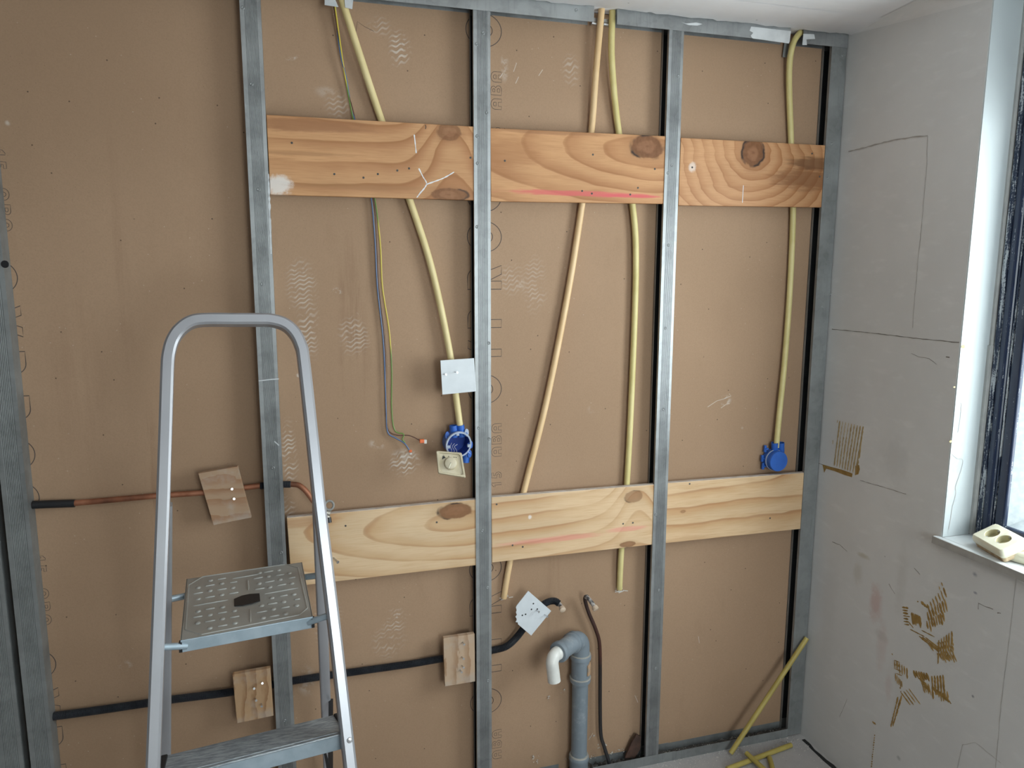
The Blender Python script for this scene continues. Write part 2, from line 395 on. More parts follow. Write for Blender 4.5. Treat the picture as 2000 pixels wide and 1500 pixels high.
CONC.col(CONC.mix((_n2*.6+_d*.3).ss(.27, .22)*.35, CONC.mix(_n, (.34, .32, .315), (.50, .48, .47)), (.62, .60, .56))).bump(_n2, .5, .003); CONC = CONC.m
LITEDGE = plain('wood_painted_lit', (.62, .56, .51), (.50, .42, .35), .9, scale=40)  # paler wood tone, the light on the top edge put into the colour
CRUMB = plain('white_plaster_crumbs', (.66, .63, .58), rough=.9)
DUST = plain('dark_rubble_dust', (.05, .045, .04), (.11, .10, .09), .95, scale=60, bump=.5)
GAP = plain('dark_gap_filler', (.02, .02, .02), rough=.95)
_g = bpy.data.materials.new('window_glass'); _g.use_nodes = True; nt = _g.node_tree; nt.nodes.clear()
_o = nt.nodes.new('ShaderNodeOutputMaterial'); _t = nt.nodes.new('ShaderNodeBsdfTransparent'); _gl = nt.nodes.new('ShaderNodeBsdfGlossy'); _mx = nt.nodes.new('ShaderNodeMixShader')
_t.inputs[0].default_value = (.93, .97, .97, 1); _gl.inputs['Roughness'].default_value = .02; _mx.inputs[0].default_value = .07
nt.links.new(_t.outputs[0], _mx.inputs[1]); nt.links.new(_gl.outputs[0], _mx.inputs[2]); nt.links.new(_mx.outputs[0], _o.inputs[0]); GLASS = _g

# ------------------------------------------------------------------ room shell
ST = dict(kind='structure')
CZ, XR, XL, YF = 2.4274, 1.80, -2.30, -3.60
obj('floor', MB().box((XL-.2, YF-.2, -.15), (XR+.3, .2, 0)), CONC, **ST)
# ceiling, its rough edge stops just in front of the metal track
cb = MB(); cb.box((XL-.2, YF-.2, CZ+.001), (XR+.3, .2, CZ+.15))
ceil = obj('ceiling', cb, CEIL, **ST)
eb = MB(); pts = []; x = XL
while x < XR:
    gap = (abs(x-Y(1183, 20).x) < .035) or (abs(x-Y(1555, 60).x) < .02) or (abs(x-Y(660, -20).x) < .04)
    pts.append((x, -.006-random.random()*.007-(.0 if gap else .0), 0)); x += random.uniform(.012, .03)
pts.append((XR, -.008, 0))
top = [(p[0], p[1], CZ-.0055-random.random()*.0035) for p in pts]
vs = []
for p, t in zip(pts, top): vs += [(p[0], -.16, CZ-.0002), (p[0], p[1]-.004, t[2]+.002), (p[0], p[1], t[2]+.004), (p[0], p[1], CZ+.002)]
n = len(pts); eb.add(vs, [(4*i+j, 4*i+j+1, 4*i+5+j, 4*i+4+j) for i in range(n-1) for j in range(3)])
obj('plaster_edge', eb, CEIL, parent=ceil, smooth=True, label='rough broken ceiling plaster edge')
# right wall with the window opening
WY0, WY1, WZ0, WZ1 = -.517, -1.62, .945, 2.40
wr = MB(); wr.box((XR, WY0, 0), (XR+.32, .2, CZ)); wr.box((XR, YF-.2, 0), (XR+.32, WY1, CZ)); wr.box((XR, WY1, 0), (XR+.32, WY0, WZ0-.02)); wr.box((XR, WY1, WZ1), (XR+.32, WY0, CZ))
wall_r = obj('wall_right', wr, PLASTER, **ST)
wl = MB().box((XL-.2, YF-.2, 0), (XL, .2, CZ)); obj('wall_left', wl, PLASTER3, **ST)
wf = MB(); wf.box((XL, YF-.2, 0), (.55, YF, CZ)); wf.box((1.55, YF-.2, 0), (XR, YF, CZ)); wf.box((.55, YF-.2, 2.2), (1.55, YF, CZ)); wf.box((.55, YF-.2, 0), (1.55, YF, .75))
obj('wall_front', wf, PLASTER2, **ST)
g2 = obj('added_fill_window', MB().box((.55, YF-.12, .75), (1.55, YF-.06, .80)).box((.55, YF-.12, 2.15), (1.55, YF-.06, 2.2)).box((.55, YF-.12, .80), (.60, YF-.06, 2.15)).box((1.50, YF-.12, .80), (1.55, YF-.06, 2.15)), SASHW, **ST)  # added unseen window behind the camera, placed for fill and leftward shadows
obj('pane', MB().box((.60, YF-.095, .80), (1.50, YF-.09, 2.15)), GLASS, parent=g2)  # pane of the added, unseen fill window
# cove between ceiling and right wall
cv = MB(); vs = []; R = .055
for yy, R in ((0, .004), (-.516, .06)): vs += [(XR-R*(1-math.sin(k*math.pi/16)) if 1 else 0, yy, CZ-R*(1-math.cos(k*math.pi/16))) for k in range(9)]
for yy in ():
    pass
vs2 = vs + [(XR+.001, 0, CZ+.001), (XR+.001, -.516, CZ+.001)]
cv.add(vs2, [(k, k+1, 10+k, 9+k) for k in range(8)]+[(18,)+tuple(range(8, -1, -1)), (19,)+tuple(range(9, 18))])
obj('trim_1', cv, COVEM, smooth=True, angle=60, **ST)
# back wall: solid wall behind, three plasterboard panels in front of it
YB = .0475
wall_b = obj('wall_back', MB().box((XL, .0625, 0), (XR, .2, CZ)), PLASTER2, **ST)
SEAM = [XL, -.635, .6175, XR-.001]
panels = []
for i in range(3):
    panels.append(obj('plasterboard_panel', MB().box((SEAM[i]+.0008, YB, .004), (SEAM[i+1]-.0008, .062, CZ-.002)), BOARD, parent=wall_b))

# ---- printed outline lettering along the panel edges
def arc(cx, cy, rx, ry, a0, a1, n=20): return [(cx+rx*math.cos(math.radians(a0+(a1-a0)*k/n)), cy+ry*math.sin(math.radians(a0+(a1-a0)*k/n))) for k in range(n+1)]
def glyph(c):     # strokes in a unit cell: x centred on 0, y 0..1; width about .9
    if c == 'O': return [(arc(0, .5, .46, .5, 0, 360, 36), True), (arc(0, .5, .20, .24, 0, 360, 28), True)]
    if c == 'C': return [(arc(0, .5, .46, .5, 32, 328, 34)+arc(0, .5, .20, .24, 320, 40, 26), True)]
    if c == 'G': return [(arc(0, .5, .46, .5, 30, 340, 34)+[(.44, .56), (.08, .56), (.08, .40), (.18, .36)]+arc(0, .5, .20, .24, 310, 45, 24), True)]
    if c == 'Y': return [([(-.13, 0), (-.13, .38), (-.46, 1), (-.18, 1), (0, .62), (.18, 1), (.46, 1), (.13, .38), (.13, 0)], True)]
    if c == 'P': return [([(-.34, 0), (-.34, 1), (.02, 1)]+arc(.02, .67, .34, .33, 90, -90, 14)+[(-.06, .34), (-.06, 0)], True), ([(-.06, .8), (0, .8)]+arc(0, .67, .10, .13, 90, -90, 8)+[(-.06, .54)], True)]
    if c == 'R': return [([(-.38, 0), (-.38, 1), (.02, 1)]+arc(.02, .68, .34, .32, 90, -50, 12)+[(.44, 0), (.14, 0), (-.06, .34), (-.1, .34), (-.1, 0)], True), ([(-.1, .8), (0, .8)]+arc(0, .68, .10, .12, 90, -90, 8)+[(-.1, .56)], True)]
    if c == 'A': return [([(-.42, 0), (-.42, .6)]+arc(0, .6, .42, .4, 180, 0, 12)+[(.42, 0), (.16, 0), (.16, .3), (-.16, .3), (-.16, 0)], True), ([(-.16, .5)]+arc(0, .6, .16, .18, 180, 0, 8)+[(.16, .5)], True)]
    if c == 'B': return [([(-.36, 0), (-.36, 1), (.08, 1)]+arc(.08, .76, .26, .24, 90, -60, 8)+arc(.08, .28, .32, .28, 60, -90, 8), True), ([(-.12, .62), (-.12, .82)]+arc(.05, .72, .1, .1, 90, -90, 6), True), ([(-.12, .16), (-.12, .4)]+arc(.06, .28, .12, .12, 90, -90, 6), True)]
    if c == '1': return [([(-.12, 0), (-.12, .7), (-.3, .6), (-.3, .82), (-.02, 1), (.14, 1), (.14, 0)], True)]
    if c == '5': return [([(-.34, .02), (0, 0)]+arc(0, .32, .38, .32, -90, 90, 10)+[(-.08, .64), (-.06, .8), (.3, .8), (.3, 1), (-.3, 1), (-.34, .46), (0, .46)]+arc(0, .32, .14, .14, 90, -90, 8)+[(-.3, .2)], True)]
def print_glyph(mb, c, zc, height, width, xbase, sgn, w=.0022):
    # sgn=-1: text reads upward, letter tops towards -x ; sgn=+1 reads downward, tops towards +x
    for pts, cl in glyph(c):
        P = [(xbase+sgn*q[1]*height, YB-.00025, zc-sgn*q[0]*width) for q in pts]
        mb.ribbon(P, w, (0, -1, 0), closed=cl)
SP = [('G', 0), ('Y', .11), ('P', .215), ('R', .332), ('O', .452), ('C', .568)]
for pi, xb, sgn, g0s in ((2, .669, -1, (2.35, 1.329, .308)), (1, -.687, 1, (2.70, 1.665, .63))):
    tb = MB()
    for g0 in g0s:
        for c, d in SP:
            zc = g0-sgn*d
            if .06 < zc < CZ-.06: print_glyph(tb, c, zc, .103, .096 if c in 'GOC' else .085, xb, sgn)
        for c, d in (('A', .122), ('B', .159), ('A', .196)):
            zc = g0+sgn*(.005+.318-d) if sgn == 1 else g0-d-.005+0*.3
            if sgn == -1: zc = g0-.318+d
            if .03 < zc < CZ-.03: print_glyph(tb, c, zc, .031, .034, xb if sgn == -1 else xb+.072, sgn, .0013)
        for c, d in (('1', .02), ('5', .048)):
            zc = g0-.318+d if sgn == -1 else g0+.318-d
            if .03 < zc < CZ-.03: print_glyph(tb, c, zc, .031, .026, xb if sgn == -1 else xb+.072, sgn, .0013)
    obj('printed_lettering', tb, INK, parent=panels[pi], label='grey outline lettering printed along the board edge', kind='stuff')
# pencil corner mark near the top and a few scratches
pm = MB(); pm.ribbon([Y(695, 63, YB-.0003), Y(698, 42, YB-.0003), Y(712, 52, YB-.0003), Y(730, 61, YB-.0003)], .0014, (0, -1, 0))
obj('pencil_mark', pm, plain('pencil', (.16, .10, .07), rough=.8), parent=panels[1])
scr = MB()
for a in ([(1382, 795), (1400, 783), (1414, 779), (1420, 775)], [(1408, 797), (1419, 789), (1425, 788)], [(1415, 779), (1428, 773), (1424, 769)], [(1007, 163), (1013, 150)], [(1364, 1243), (1366, 1256)], [(1052, 148), (1060, 136)], [(1009, 123), (1003, 140)], [(976, 152), (982, 143)], [(1240, 1358), (1246, 1372)], [(1150, 1445), (1158, 1432)]):
    scr.ribbon([Y(u, v, YB-.0003) for u, v in a], .0018, (0, -1, 0))
obj('scratch_marks', scr, plain('pale_scratch', (.62, .53, .45), rough=.8), parent=panels[2], kind='stuff')

# ---- right wall surface: cracks, joints and the tile adhesive left behind
def crack(mb, pts, w=.0015, jit=.0007, lift=.0006):
    out = []
    P3 = [X(u, v, XR) for u, v in pts]
    for a, b in zip(P3, P3[1:]):
        n = max(2, int((b-a).length/.012))
        for k in range(n): out.append(a.lerp(b, k/n)+Vector((0, random.uniform(-jit, jit), random.uniform(-jit, jit))))
    out.append(P3[-1]); mb.ribbon(out, lambda t: w*random.uniform(.5, 1.3), (-1, 0, 0), lift=lift)
ck = MB()
crack(ck, [(1625, 643), (1700, 650), (1790, 661), (1874, 669)], .0022)
crack(ck, [(1598, 905), (1612, 909)], .002); crack(ck, [(1680, 938), (1720, 950), (1770, 965)], .0014)
crack(ck, [(1625, 1058), (1640, 1064), (1655, 1077)], .002); crack(ck, [(1736, 1140), (1742, 1150), (1748, 1160)], .0016)
crack(ck, [(1786, 1110), (1797, 1122)], .0014); crack(ck, [(1912, 1178), (1924, 1184), (1940, 1190)], .0022); crack(ck, [(1912, 1178), (1911, 1190)], .002)
crack(ck, [(1848, 697), (1855, 698)], .003); crack(ck, [(1655, 1365), (1640, 1400)], .001); crack(ck, [(1948, 1197), (1955, 1198)], .0025)
crack(ck, [(1780, 690), (1795, 697), (1815, 700), (1830, 712)], .0012)
obj('crack_lines', ck, CRACK, parent=wall_r, kind='stuff', label='thin dark cracks and board joint lines')
rd = MB()
crack(rd, [(1657, 296), (1690, 288), (1740, 275), (1790, 267), (1812, 265)], .0035, .001, .001); crack(rd, [(1812, 265), (1810, 330), (1800, 440), (1786, 590), (1783, 640)], .0016, .001)
crack(rd, [(1985, 1130), (1975, 1220), (1955, 1380), (1945, 1500)], .0012, .0006); crack(rd, [(1870, 1500), (1880, 1455), (1905, 1450), (1955, 1490)], .0012)
obj('plaster_ridge_lines', rd, CRACKL, parent=wall_r, kind='stuff', label='faint ridges around an old plastered patch')
def stroke(mb, a, b, w, lift=.0012):
    pa, pb = X(*a, XR), X(*b, XR); n = max(3, int((pb-pa).length/.006)); P = [pa.lerp(pb, k/n)+Vector((0, random.uniform(-.0006, .0006), 0)) for k in range(n+1)]
    ws = [w*random.uniform(.6, 1.15) for _ in P]; ws[0] *= .4; ws[-1] *= .4
    vs = []; t = (pb-pa).normalized(); s = Vector((-1, 0, 0)).cross(t)
    for p, q in zip(P, ws): vs += [p+s*q/2, p+Vector((-lift, 0, 0)), p-s*q/2]
    mb.add(vs, [(3*i+j, 3*i+j+1, 3*i+4+j, 3*i+3+j) for i in range(n) for j in (0, 1)])
z6 = lambda u, v: (1440+u/7.143, 820+v/7.143)
gb = MB(); random.seed(3)
for k in range(9):
    t0, t1 = z6(1432+41*k, 12+10*k), z6(1352+37*k, 640+14*k)
    if k in (1, 2, 3):       # thinner broken upper parts
        m0 = z6(1400+42*k, 230); stroke(gb, (t0[0], t0[1]), m0, .0035); stroke(gb, m0, t1, .0055)
    else: stroke(gb, t0, t1, .0062)
stroke(gb, z6(1335, 280), z6(1335, 340), .003); stroke(gb, z6(1400, 0), z6(1395, 40), .004); stroke(gb, z6(1690, 560), z6(1650, 770), .009); stroke(gb, z6(1755, 90), z6(1700, 540), .006)
obj('adhesive_patch', gb, GLUEP, parent=wall_r, smooth=True, kind='stuff', label='combed square of tan tile adhesive beside the corner stud')
gp = MB()
q = [z6(*p) for p in [(1190, 622), (1300, 655), (1440, 690), (1560, 730), (1610, 750), (1600, 800), (1500, 770), (1360, 715), (1240, 680), (1215, 735), (1200, 660)]]
gp.prism([X(u, v, XR) for u, v in q], (-.001, 0, 0))
q = [z6(*p) for p in [(1650, 640), (1700, 630), (1710, 690), (1690, 760), (1645, 770)]]; gp.prism([X(u, v, XR) for u, v in q], (-.001, 0, 0))
obj('adhesive_smear', gp, GLUE, parent=wall_r)
z9 = lambda u, v: (1200+u/2, 750+v/2)
def comb(name, groups, lab):
    mb = MB()
    for (x0, y0), (x1, y1), n, (dx, dy), w in groups:
        for k in range(n):
            t = k/max(1, n-1); a = (x0+(x1-x0)*t, y0+(y1-y0)*t); f = random.uniform(.7, 1.1)
            stroke(mb, z9(*a), z9(a[0]+dx*f, a[1]+dy*f), w*random.uniform(.75, 1.15))
    obj(name, mb, GLUE, parent=wall_r, smooth=True, kind='stuff', label=lab)
comb('adhesive_patch', [((1278, 775), (1268, 790), 2, (4, 14), .004), ((1285, 795), (1222, 860), 7, (14, 44), .0075), ((1290, 840), (1222, 890), 8, (10, 46), .0085), ((1282, 890), (1220, 925), 8, (8, 44), .009), ((1198, 850), (1212, 862), 3, (12, 14), .009), ((1184, 848), (1186, 850), 1, (3, 5), .005)], 'mustard tile adhesive rows below the window sill')
comb('adhesive_patch', [((1124, 872), (1132, 938), 7, (26, 4), .006), ((1162, 892), (1192, 905), 6, (4, 44), .010), ((1150, 930), (1158, 940), 2, (10, 14), .005)], 'small mustard adhesive blotch left of the larger rows')
comb('adhesive_patch', [((1155, 958), (1200, 962), 2, (70, 36), .005), ((1190, 985), (1215, 990), 3, (80, 62), .006), ((1225, 1010), (1240, 1030), 3, (8, 16), .005), ((1268, 1000), (1318, 965), 6, (-4, 90), .006), ((1262, 1010), (1300, 1000), 5, (34, 78), .006), ((1260, 1050), (1318, 1060), 7, (10, 26), .008), ((1318, 965), (1322, 1060), 6, (4, 26), .006)], 'mustard adhesive strokes fanning down to a ragged edge')
comb('adhesive_patch', [((1084, 1052), (1086, 1054), 1, (3, 8), .005), ((1094, 1078), (1142, 1108), 6, (2, 42), .0065), ((1096, 1080), (1100, 1130), 4, (24, 10), .005), ((1098, 1130), (1122, 1160), 5, (2, 34), .006), ((1168, 1118), (1218, 1128), 6, (14, 40), .010), ((1190, 1150), (1220, 1190), 5, (22, 16), .010), ((1200, 1160), (1225, 1170), 4, (12, 44), .007),
                        ((1240, 1140), (1284, 1136), 5, (6, 96), .007), ((1240, 1180), (1290, 1215), 6, (28, 38), .009), ((1275, 1210), (1300, 1200), 4, (4, 40), .007), ((1115, 1185), (1118, 1200), 2, (4, 5), .006), ((1120, 1205), (1150, 1190), 4, (44, 60), .006)], 'dark mustard adhesive clump at the bottom of the wall')
comb('adhesive_patch', [((1122, 1215), (1092, 1318), 9, (-5, 24), .007), ((1108, 1222), (1084, 1322), 9, (-5, 24), .006), ((1008, 1318), (1014, 1322), 2, (8, 10), .008), ((1018, 1370), (1006, 1490), 14, (-3, 6), .004)], 'row of short adhesive dashes running to the floor')
# ragged mortar gap at floor along the right wall
fg = MB(); P = [Vector((XR-.012+random.uniform(-.006, .004), -t*.03, .0006)) for t in range(1, 40)]
fg.ribbon(P, lambda t: random.uniform(.008, .02), (0, 0, 1)); obj('floor_gap', fg, GAP, parent=wall_r)

# ------------------------------------------------------------------ side window
win = obj('window_1', MB().box((1.905, WY1, WZ0+.002), (2.0, WY1+.06, WZ1)).box((1.905, WY0-.06, 2.05), (2.0, WY1+.06, WZ1)), PAINT, bevel=.003, **ST)
rv = MB().box((XR+.0005, WY0-.004, WZ0), (2.1, WY0+.0, WZ1)); obj('reveal', rv, REVEAL, parent=win)
obj('reveal', MB().box((XR+.0005, WY1, WZ0), (2.1, WY1+.004, WZ1)), REVEAL, parent=win)
obj('reveal', MB().box((XR+.0005, WY1+.004, WZ1-.004), (2.1, WY0-.004, WZ1)), REVEAL, parent=win)
sb = MB().box((1.784, WY1-.02, WZ0-.022), (2.1, WY0+.016, WZ0))
sb.v = [v for v in sb.v]
sill = obj('window_sill', MB().box((XR, WY1, WZ0-.02), (2.1, WY0-.004, WZ0)).box((1.7835, WY1-.02, WZ0-.02), (XR, WY0+.013, WZ0)), SILLM, parent=win, bevel=.002)
obj('sill_nosing', MB().box((1.7815, WY1-.02, WZ0-.021), (1.7838, WY0+.0135, WZ0-.0008)), SILLEDGE, parent=sill)
rc = MB()
for a in ([(1868, 785), (1877, 788), (1877, 800), (1875, 822), (1871, 845)], [(1859, 887), (1870, 896), (1880, 898), (1878, 915), (1871, 936), (1866, 952), (1867, 964), (1860, 990), (1857, 1012), (1853, 1034)]):
    q = [Y(u_, v_, WY0-.0048) for u_, v_ in a]; rc.ribbon([p+Vector((random.uniform(-.0006, .0006), 0, 0)) for p in smoothpath(q, 5)], .0014, (0, -1, 0))
obj('reveal_crack', rc, CRACKL, parent=win, kind='stuff')
ys_ = MB()
for u_, v_, r_ in ((1881, 677, .008), (1857, 862, .006), (1864, 756, .004)):
    p = Y(u_, v_, WY0-.0046); ys_.prism([p+Vector((r_*math.cos(k*math.pi/5)*random.uniform(.6, 1), 0, r_*.7*math.sin(k*math.pi/5)*random.uniform(.6, 1))) for k in range(10)], (0, -.0004, 0))
obj('yellow_stain', ys_, plain('yellow_glue_spot', (.62, .50, .22), rough=.6), parent=win, kind='stuff')
obj('frame_strip', MB().box((1.893, WY0-.013, WZ0+.001), (1.93, WY0-.004, 1.485)).box((1.897, WY0-.011, 1.485), (1.93, WY0-.004, 2.39)), TRIMG, parent=win, bevel=.001)
def post(name, y0, y1, xf, z0, z1, mat, r=.006, par=win):
    obj(name, MB().box((xf, y1, z0), (1.985, y0, z1)), mat, parent=par, bevel=r, seg=4)
post('frame_post', WY0-.013, WY0-.032, 1.903, WZ0+.001, 2.39, PAINT2, .005)
post('frame_post', WY0-.032, WY0-.060, 1.899, WZ0+.001, 2.39, PAINT, .010)
post('frame_bead', WY0-.061, WY0-.068, 1.905, WZ0+.02, 2.10, PAINT2, .003)
post('sash_stile', WY0-.069, WY0-.100, 1.903, WZ0+.03, 2.05, PAINT, .006)
obj('bottom_rail', MB().box((1.903, WY1+.06, WZ0+.001), (1.985, WY0-.069, WZ0+.055)), PAINT, parent=win, bevel=.006, seg=3)
obj('glazing_bead', MB().prism([(1.913, WY0-.100, WZ0+.055), (1.945, WY0-.128, WZ0+.055), (1.985, WY0-.128, WZ0+.055), (1.985, WY0-.100, WZ0+.055)], (0, 0, 1.10)), SASHW, parent=win)
obj('glazing_bead', MB().prism([(1.915, WY1+.06, WZ0+.055), (1.950, WY1+.06, WZ0+.085), (1.985, WY1+.06, WZ0+.085), (1.985, WY1+.06, WZ0+.055)], (0, WY0-WY1-.16, 0)), SASHW, parent=win)
obj('pane', MB().box((1.955, WY1+.06, WZ0+.083), (1.961, WY0-.12, 2.10)), GLASS, parent=win)

# ------------------------------------------------------------------ metal track and studs
def cprofile(xl, xr, open_left=True, ribs=True, d=.0475):
    """C section seen from above: front flange (ribbed), web, back flange, small lips"""
    P = []; w = xr-xl
    def fl():
        out = [(xl, 0)]
        if ribs:
            a, b = xl+w*.2, xr-w*.17; n = 9
            for k in range(n):
                u0 = a+(b-a)*k/n; s = (b-a)/n
                out += [(u0, 0), (u0+s*.25, .0013), (u0+s*.55, .0013), (u0+s*.82, 0)]
        out.append((xr, 0)); return out
    P = [(xl+.0006, .011)]+fl()+[(xr, d*.5), (xr, d-.0006), (xl, d-.0006), (xl, d-.011)]
    return P
d_ = .0475
CHANNEL_SHADE = plain('black_channel_shade', (.022, .024, .026), (.016, .018, .020), .9)  # near-black tone for the shade inside the stud channels
def stud(xl, xr, z0, z1, label, mat=GALV, slant=0.0, ribs=True):
    P = cprofile(xl, xr, ribs=ribs)
    base = Vector(((xl+xr)/2, .02, z0)); r = root('metal_stud', label, 'stud', base, 'galvanised wall studs')
    mb = MB(); n = len(P); vs = [Vector((p[0], p[1], z)) for z in (z0, z1) for p in P]
    mb.add(vs, [(i, i+1, n+i+1, n+i) for i in range(n-1)])
    obj('channel', mb, mat, parent=r, solid=.0007)
    obj('channel_shade_strip', MB().box((xl-.0006, d_-.0022, z0+.04), (xr-.004, d_-.0012, z1-.04)), CHANNEL_SHADE, parent=r, label='black strip on the back flange, painted shade of the channel')  # strip added to paint the channel's inside as dark as its shade
    return r
def screws(par, pts, y=-.0012):
    for px, py in pts:
        p = Y(px, py, y); mb = MB().lathe((p.x, y+.0016, p.z), (0, -1, 0), [(.0052, 0), (.005, .0008), (.0034, .0018), (.0012, .0012), (0, .0006)], 12)
        obj('screw', mb, GALV_DIM, parent=par, smooth=True)
ZT = CZ-.003
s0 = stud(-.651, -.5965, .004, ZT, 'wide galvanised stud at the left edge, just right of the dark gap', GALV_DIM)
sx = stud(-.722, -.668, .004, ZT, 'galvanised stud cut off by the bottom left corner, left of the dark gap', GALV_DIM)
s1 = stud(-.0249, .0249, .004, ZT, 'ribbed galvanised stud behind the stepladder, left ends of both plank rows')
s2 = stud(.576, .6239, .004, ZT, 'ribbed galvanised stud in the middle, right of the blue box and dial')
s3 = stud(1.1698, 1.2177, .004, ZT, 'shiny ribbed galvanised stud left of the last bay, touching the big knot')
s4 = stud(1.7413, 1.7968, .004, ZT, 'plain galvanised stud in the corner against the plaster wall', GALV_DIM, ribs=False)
screws(s1, [(474, 15), (491, 164), (505, 370), (512, 555), (533, 914), (549, 1080), (556, 1408)])
screws(s2, [(944, 64), (931, 86), (951, 220), (932, 266), (933, 319), (932, 443), (955, 670), (935, 836), (956, 857), (942, 1037), (952, 1148), (953, 1330)])
screws(s3, [(1325, 149), (1313, 323), (1305, 338), (1306, 479), (1300, 641), (1296, 799), (1281, 1005), (1287, 1153), (1281, 1306)])
screws(s4, [(1647, 108), (1625, 281), (1616, 348), (1624, 575), (1607, 600), (1572, 980)])
hb = MB()
for px, py in ((10, 516),):
    p = Y(px, py, 0); hb.lathe((p.x, -.001, p.z), (0, -1, 0), [(.009, 0), (.008, .0008), (0, .0008)], 16)
obj('slot_hole', hb, BLACK, parent=s0)
# white paint rubbed along stud edges
wp = MB(); pp = [Y(524+.035*(v-330), v, -.0008) for v in range(340, 500, 6)]
wp.ribbon(pp, lambda t: random.uniform(.001, .006), (0, -1, 0)); wp.ribbon([Y(505, 744, -.0008), Y(530, 741, -.0008), Y(545, 740, -.0008)], .003, (0, -1, 0)); wp.ribbon([Y(536, 862, -.0008), Y(545, 870, -.0008)], .003, (0, -1, 0))
obj('paint_scuff', wp, plain('white_scuff', (.66, .68, .70), rough=.7), parent=s1, kind='stuff')

def track(x0, x1, zb, zt, label, up=True, mat=GALV, tabs=()):
    r = root('metal_track', label, 'track', ((x0+x1)/2, .02, zb), 'galvanised tracks')
    y0, y1 = -.0014, .0470
    zw = zt if up else zb; zf = zb if up else zt
    P = [(y0, zf), (y0, zw), (y1, zw), (y1, zf+(.006 if up else 0))]
    mb = MB(); mb.add([Vector((x, *p)) for x in (x0, x1) for p in P], [(i, i+1, 5+i, 4+i) for i in range(3)])
    obj('channel', mb, mat, parent=r, solid=.0008)
    return r
TZ = 2.3852
t0 = track(XL+.02, .16, TZ, CZ-.0005, 'galvanised ceiling track with bent tabs at the top edge, left of the wire bundle')
t1 = track(.245, Y(1160, 20).x, TZ, CZ-.0005, 'long galvanised ceiling track over the middle stud, up to the two conduits')
t2 = track(Y(1205, 30).x, Y(1543, 70).x, TZ, CZ-.0005, 'galvanised ceiling track with white paint at its right end, over the third stud')
t3 = track(Y(1568, 75).x, 1.7985, TZ, CZ-.0005, 'short galvanised ceiling track piece in the right corner')
screws(t1, [(1126, 20)], -.003)
WS = plain('white_paint_splash', (.70, .71, .72), rough=.6)
def splash(par, pts):
    mb = MB().prism([Y(u, v, -.0021) for u, v in pts], (0, -.0003, 0)); obj('paint_splash', mb, WS, parent=par)
splash(t2, [(1467, 52), (1478, 53), (1545, 61), (1541, 85), (1505, 80), (1470, 75), (1466, 70), (1471, 64), (1464, 60)])
splash(t2, [(1330, 43), (1340, 46), (1360, 44), (1372, 47), (1362, 50), (1345, 49)])
splash(t3, [(1569, 66), (1590, 67), (1592, 76), (1575, 77), (1576, 88), (1567, 88)])
# bent tabs where the track was cut for the first conduit
tb = MB()
for (a, b, c, d) in (((634, -12), (650, -12), (661, 14), (634, 10)), ((672, -12), (691, -12), (688, 18), (674, 15))):
    tb.prism([Y(*q, .002) for q in (a, b, c, d)], (0, -.001, 0))
obj('bent_tab', tb, plain('scuffed_tab', (.50, .53, .55), (.62, .63, .64), rough=.45, metal=.5), parent=t0)
tb = MB().prism([Y(*q, .04) for q in ((1532, 80), (1541, 82), (1538, 112), (1528, 112))], (0, -.001, 0)); obj('bent_tab', tb, GALV_DIM, parent=t2)
cb2 = MB()
for u, v in ((1161, 46), (1184, 48)):
    p = Y(u, v, .03); cb2.tube([p+Vector((-.009, 0, .001)), p+Vector((.009, 0, -.001))], .0055, 10)
cb2.box((Y(1161, 46, .03).x-.01, .030, TZ+.012), (Y(1195, 46, .03).x, .032, TZ+.022))
obj('clip', cb2, NAIL, parent=t1, smooth=True, label='two shiny clip ends beside the conduits')
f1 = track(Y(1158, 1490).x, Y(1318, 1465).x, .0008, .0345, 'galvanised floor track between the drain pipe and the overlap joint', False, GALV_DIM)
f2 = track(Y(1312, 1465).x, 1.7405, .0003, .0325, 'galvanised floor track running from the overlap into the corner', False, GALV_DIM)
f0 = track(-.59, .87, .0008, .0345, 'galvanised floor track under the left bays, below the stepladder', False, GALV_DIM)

# ------------------------------------------------------------------ planks
PY, PT = .0026, .0175
def plank(pix, xr, label, mat_args, nails=(), cut=True):
    """pix: four picture corners tl,tr,br,bl on the plank's front plane; xr: real right end hidden behind the stud"""
    tl, tr, br, bl = [Y(u, v, PY) for u, v in pix]
    def ext(a, b, x): return a+(b-a)*((x-a.x)/(b.x-a.x))
    if xr: tr = ext(tl, tr, xr); br = ext(bl, br, xr)
    base = Vector((bl.x, PY, min(bl.z, br.z)))
    r = root('wooden_plank', label, 'plank', base, 'pine planks screwed between the studs')
    mb = MB().prism([tl, tr, br, bl], (0, PT, 0))
    mat = pine(mat_args.pop('name'), (tr-tl).length, mat_args.pop('rings')(base), [(*[(lambda q: (q.x-base.x, q.z-base.z))(Y(k[0], k[1], PY))][0], *k[2:]) for k in mat_args.pop('knots')],
               marks=[(k[0], *(lambda q: (q.x-base.x, q.z-base.z))(Y(k[1], k[2], PY)), *k[3:]) for k in mat_args.pop('marks', ())], **mat_args)
    obj('board', mb, mat, parent=r, bevel=.0012)
    if label.startswith('lower'):
        e2 = MB().prism([tl+Vector((.001, .0008, 0)), tr+Vector((-.001, .0008, 0)), tr+Vector((-.001, .0008, .0012)), tl+Vector((.001, .0008, .0012))], (0, PT-.0012, 0)); obj('painted_lit_edge', e2, LITEDGE, parent=r, label='pale top edge with the light painted in')  # thin pale strip paints the lit look of the top edge
    for u, v in nails:
        p = Y(u, v, PY); m2 = MB().lathe((p.x, PY+.0006, p.z), (0, -1, 0), [(.0032, 0), (.003, .0012), (.0016, .0016), (0, .0008)], 8); obj('screw', m2, SCREWM, parent=r)
    return r
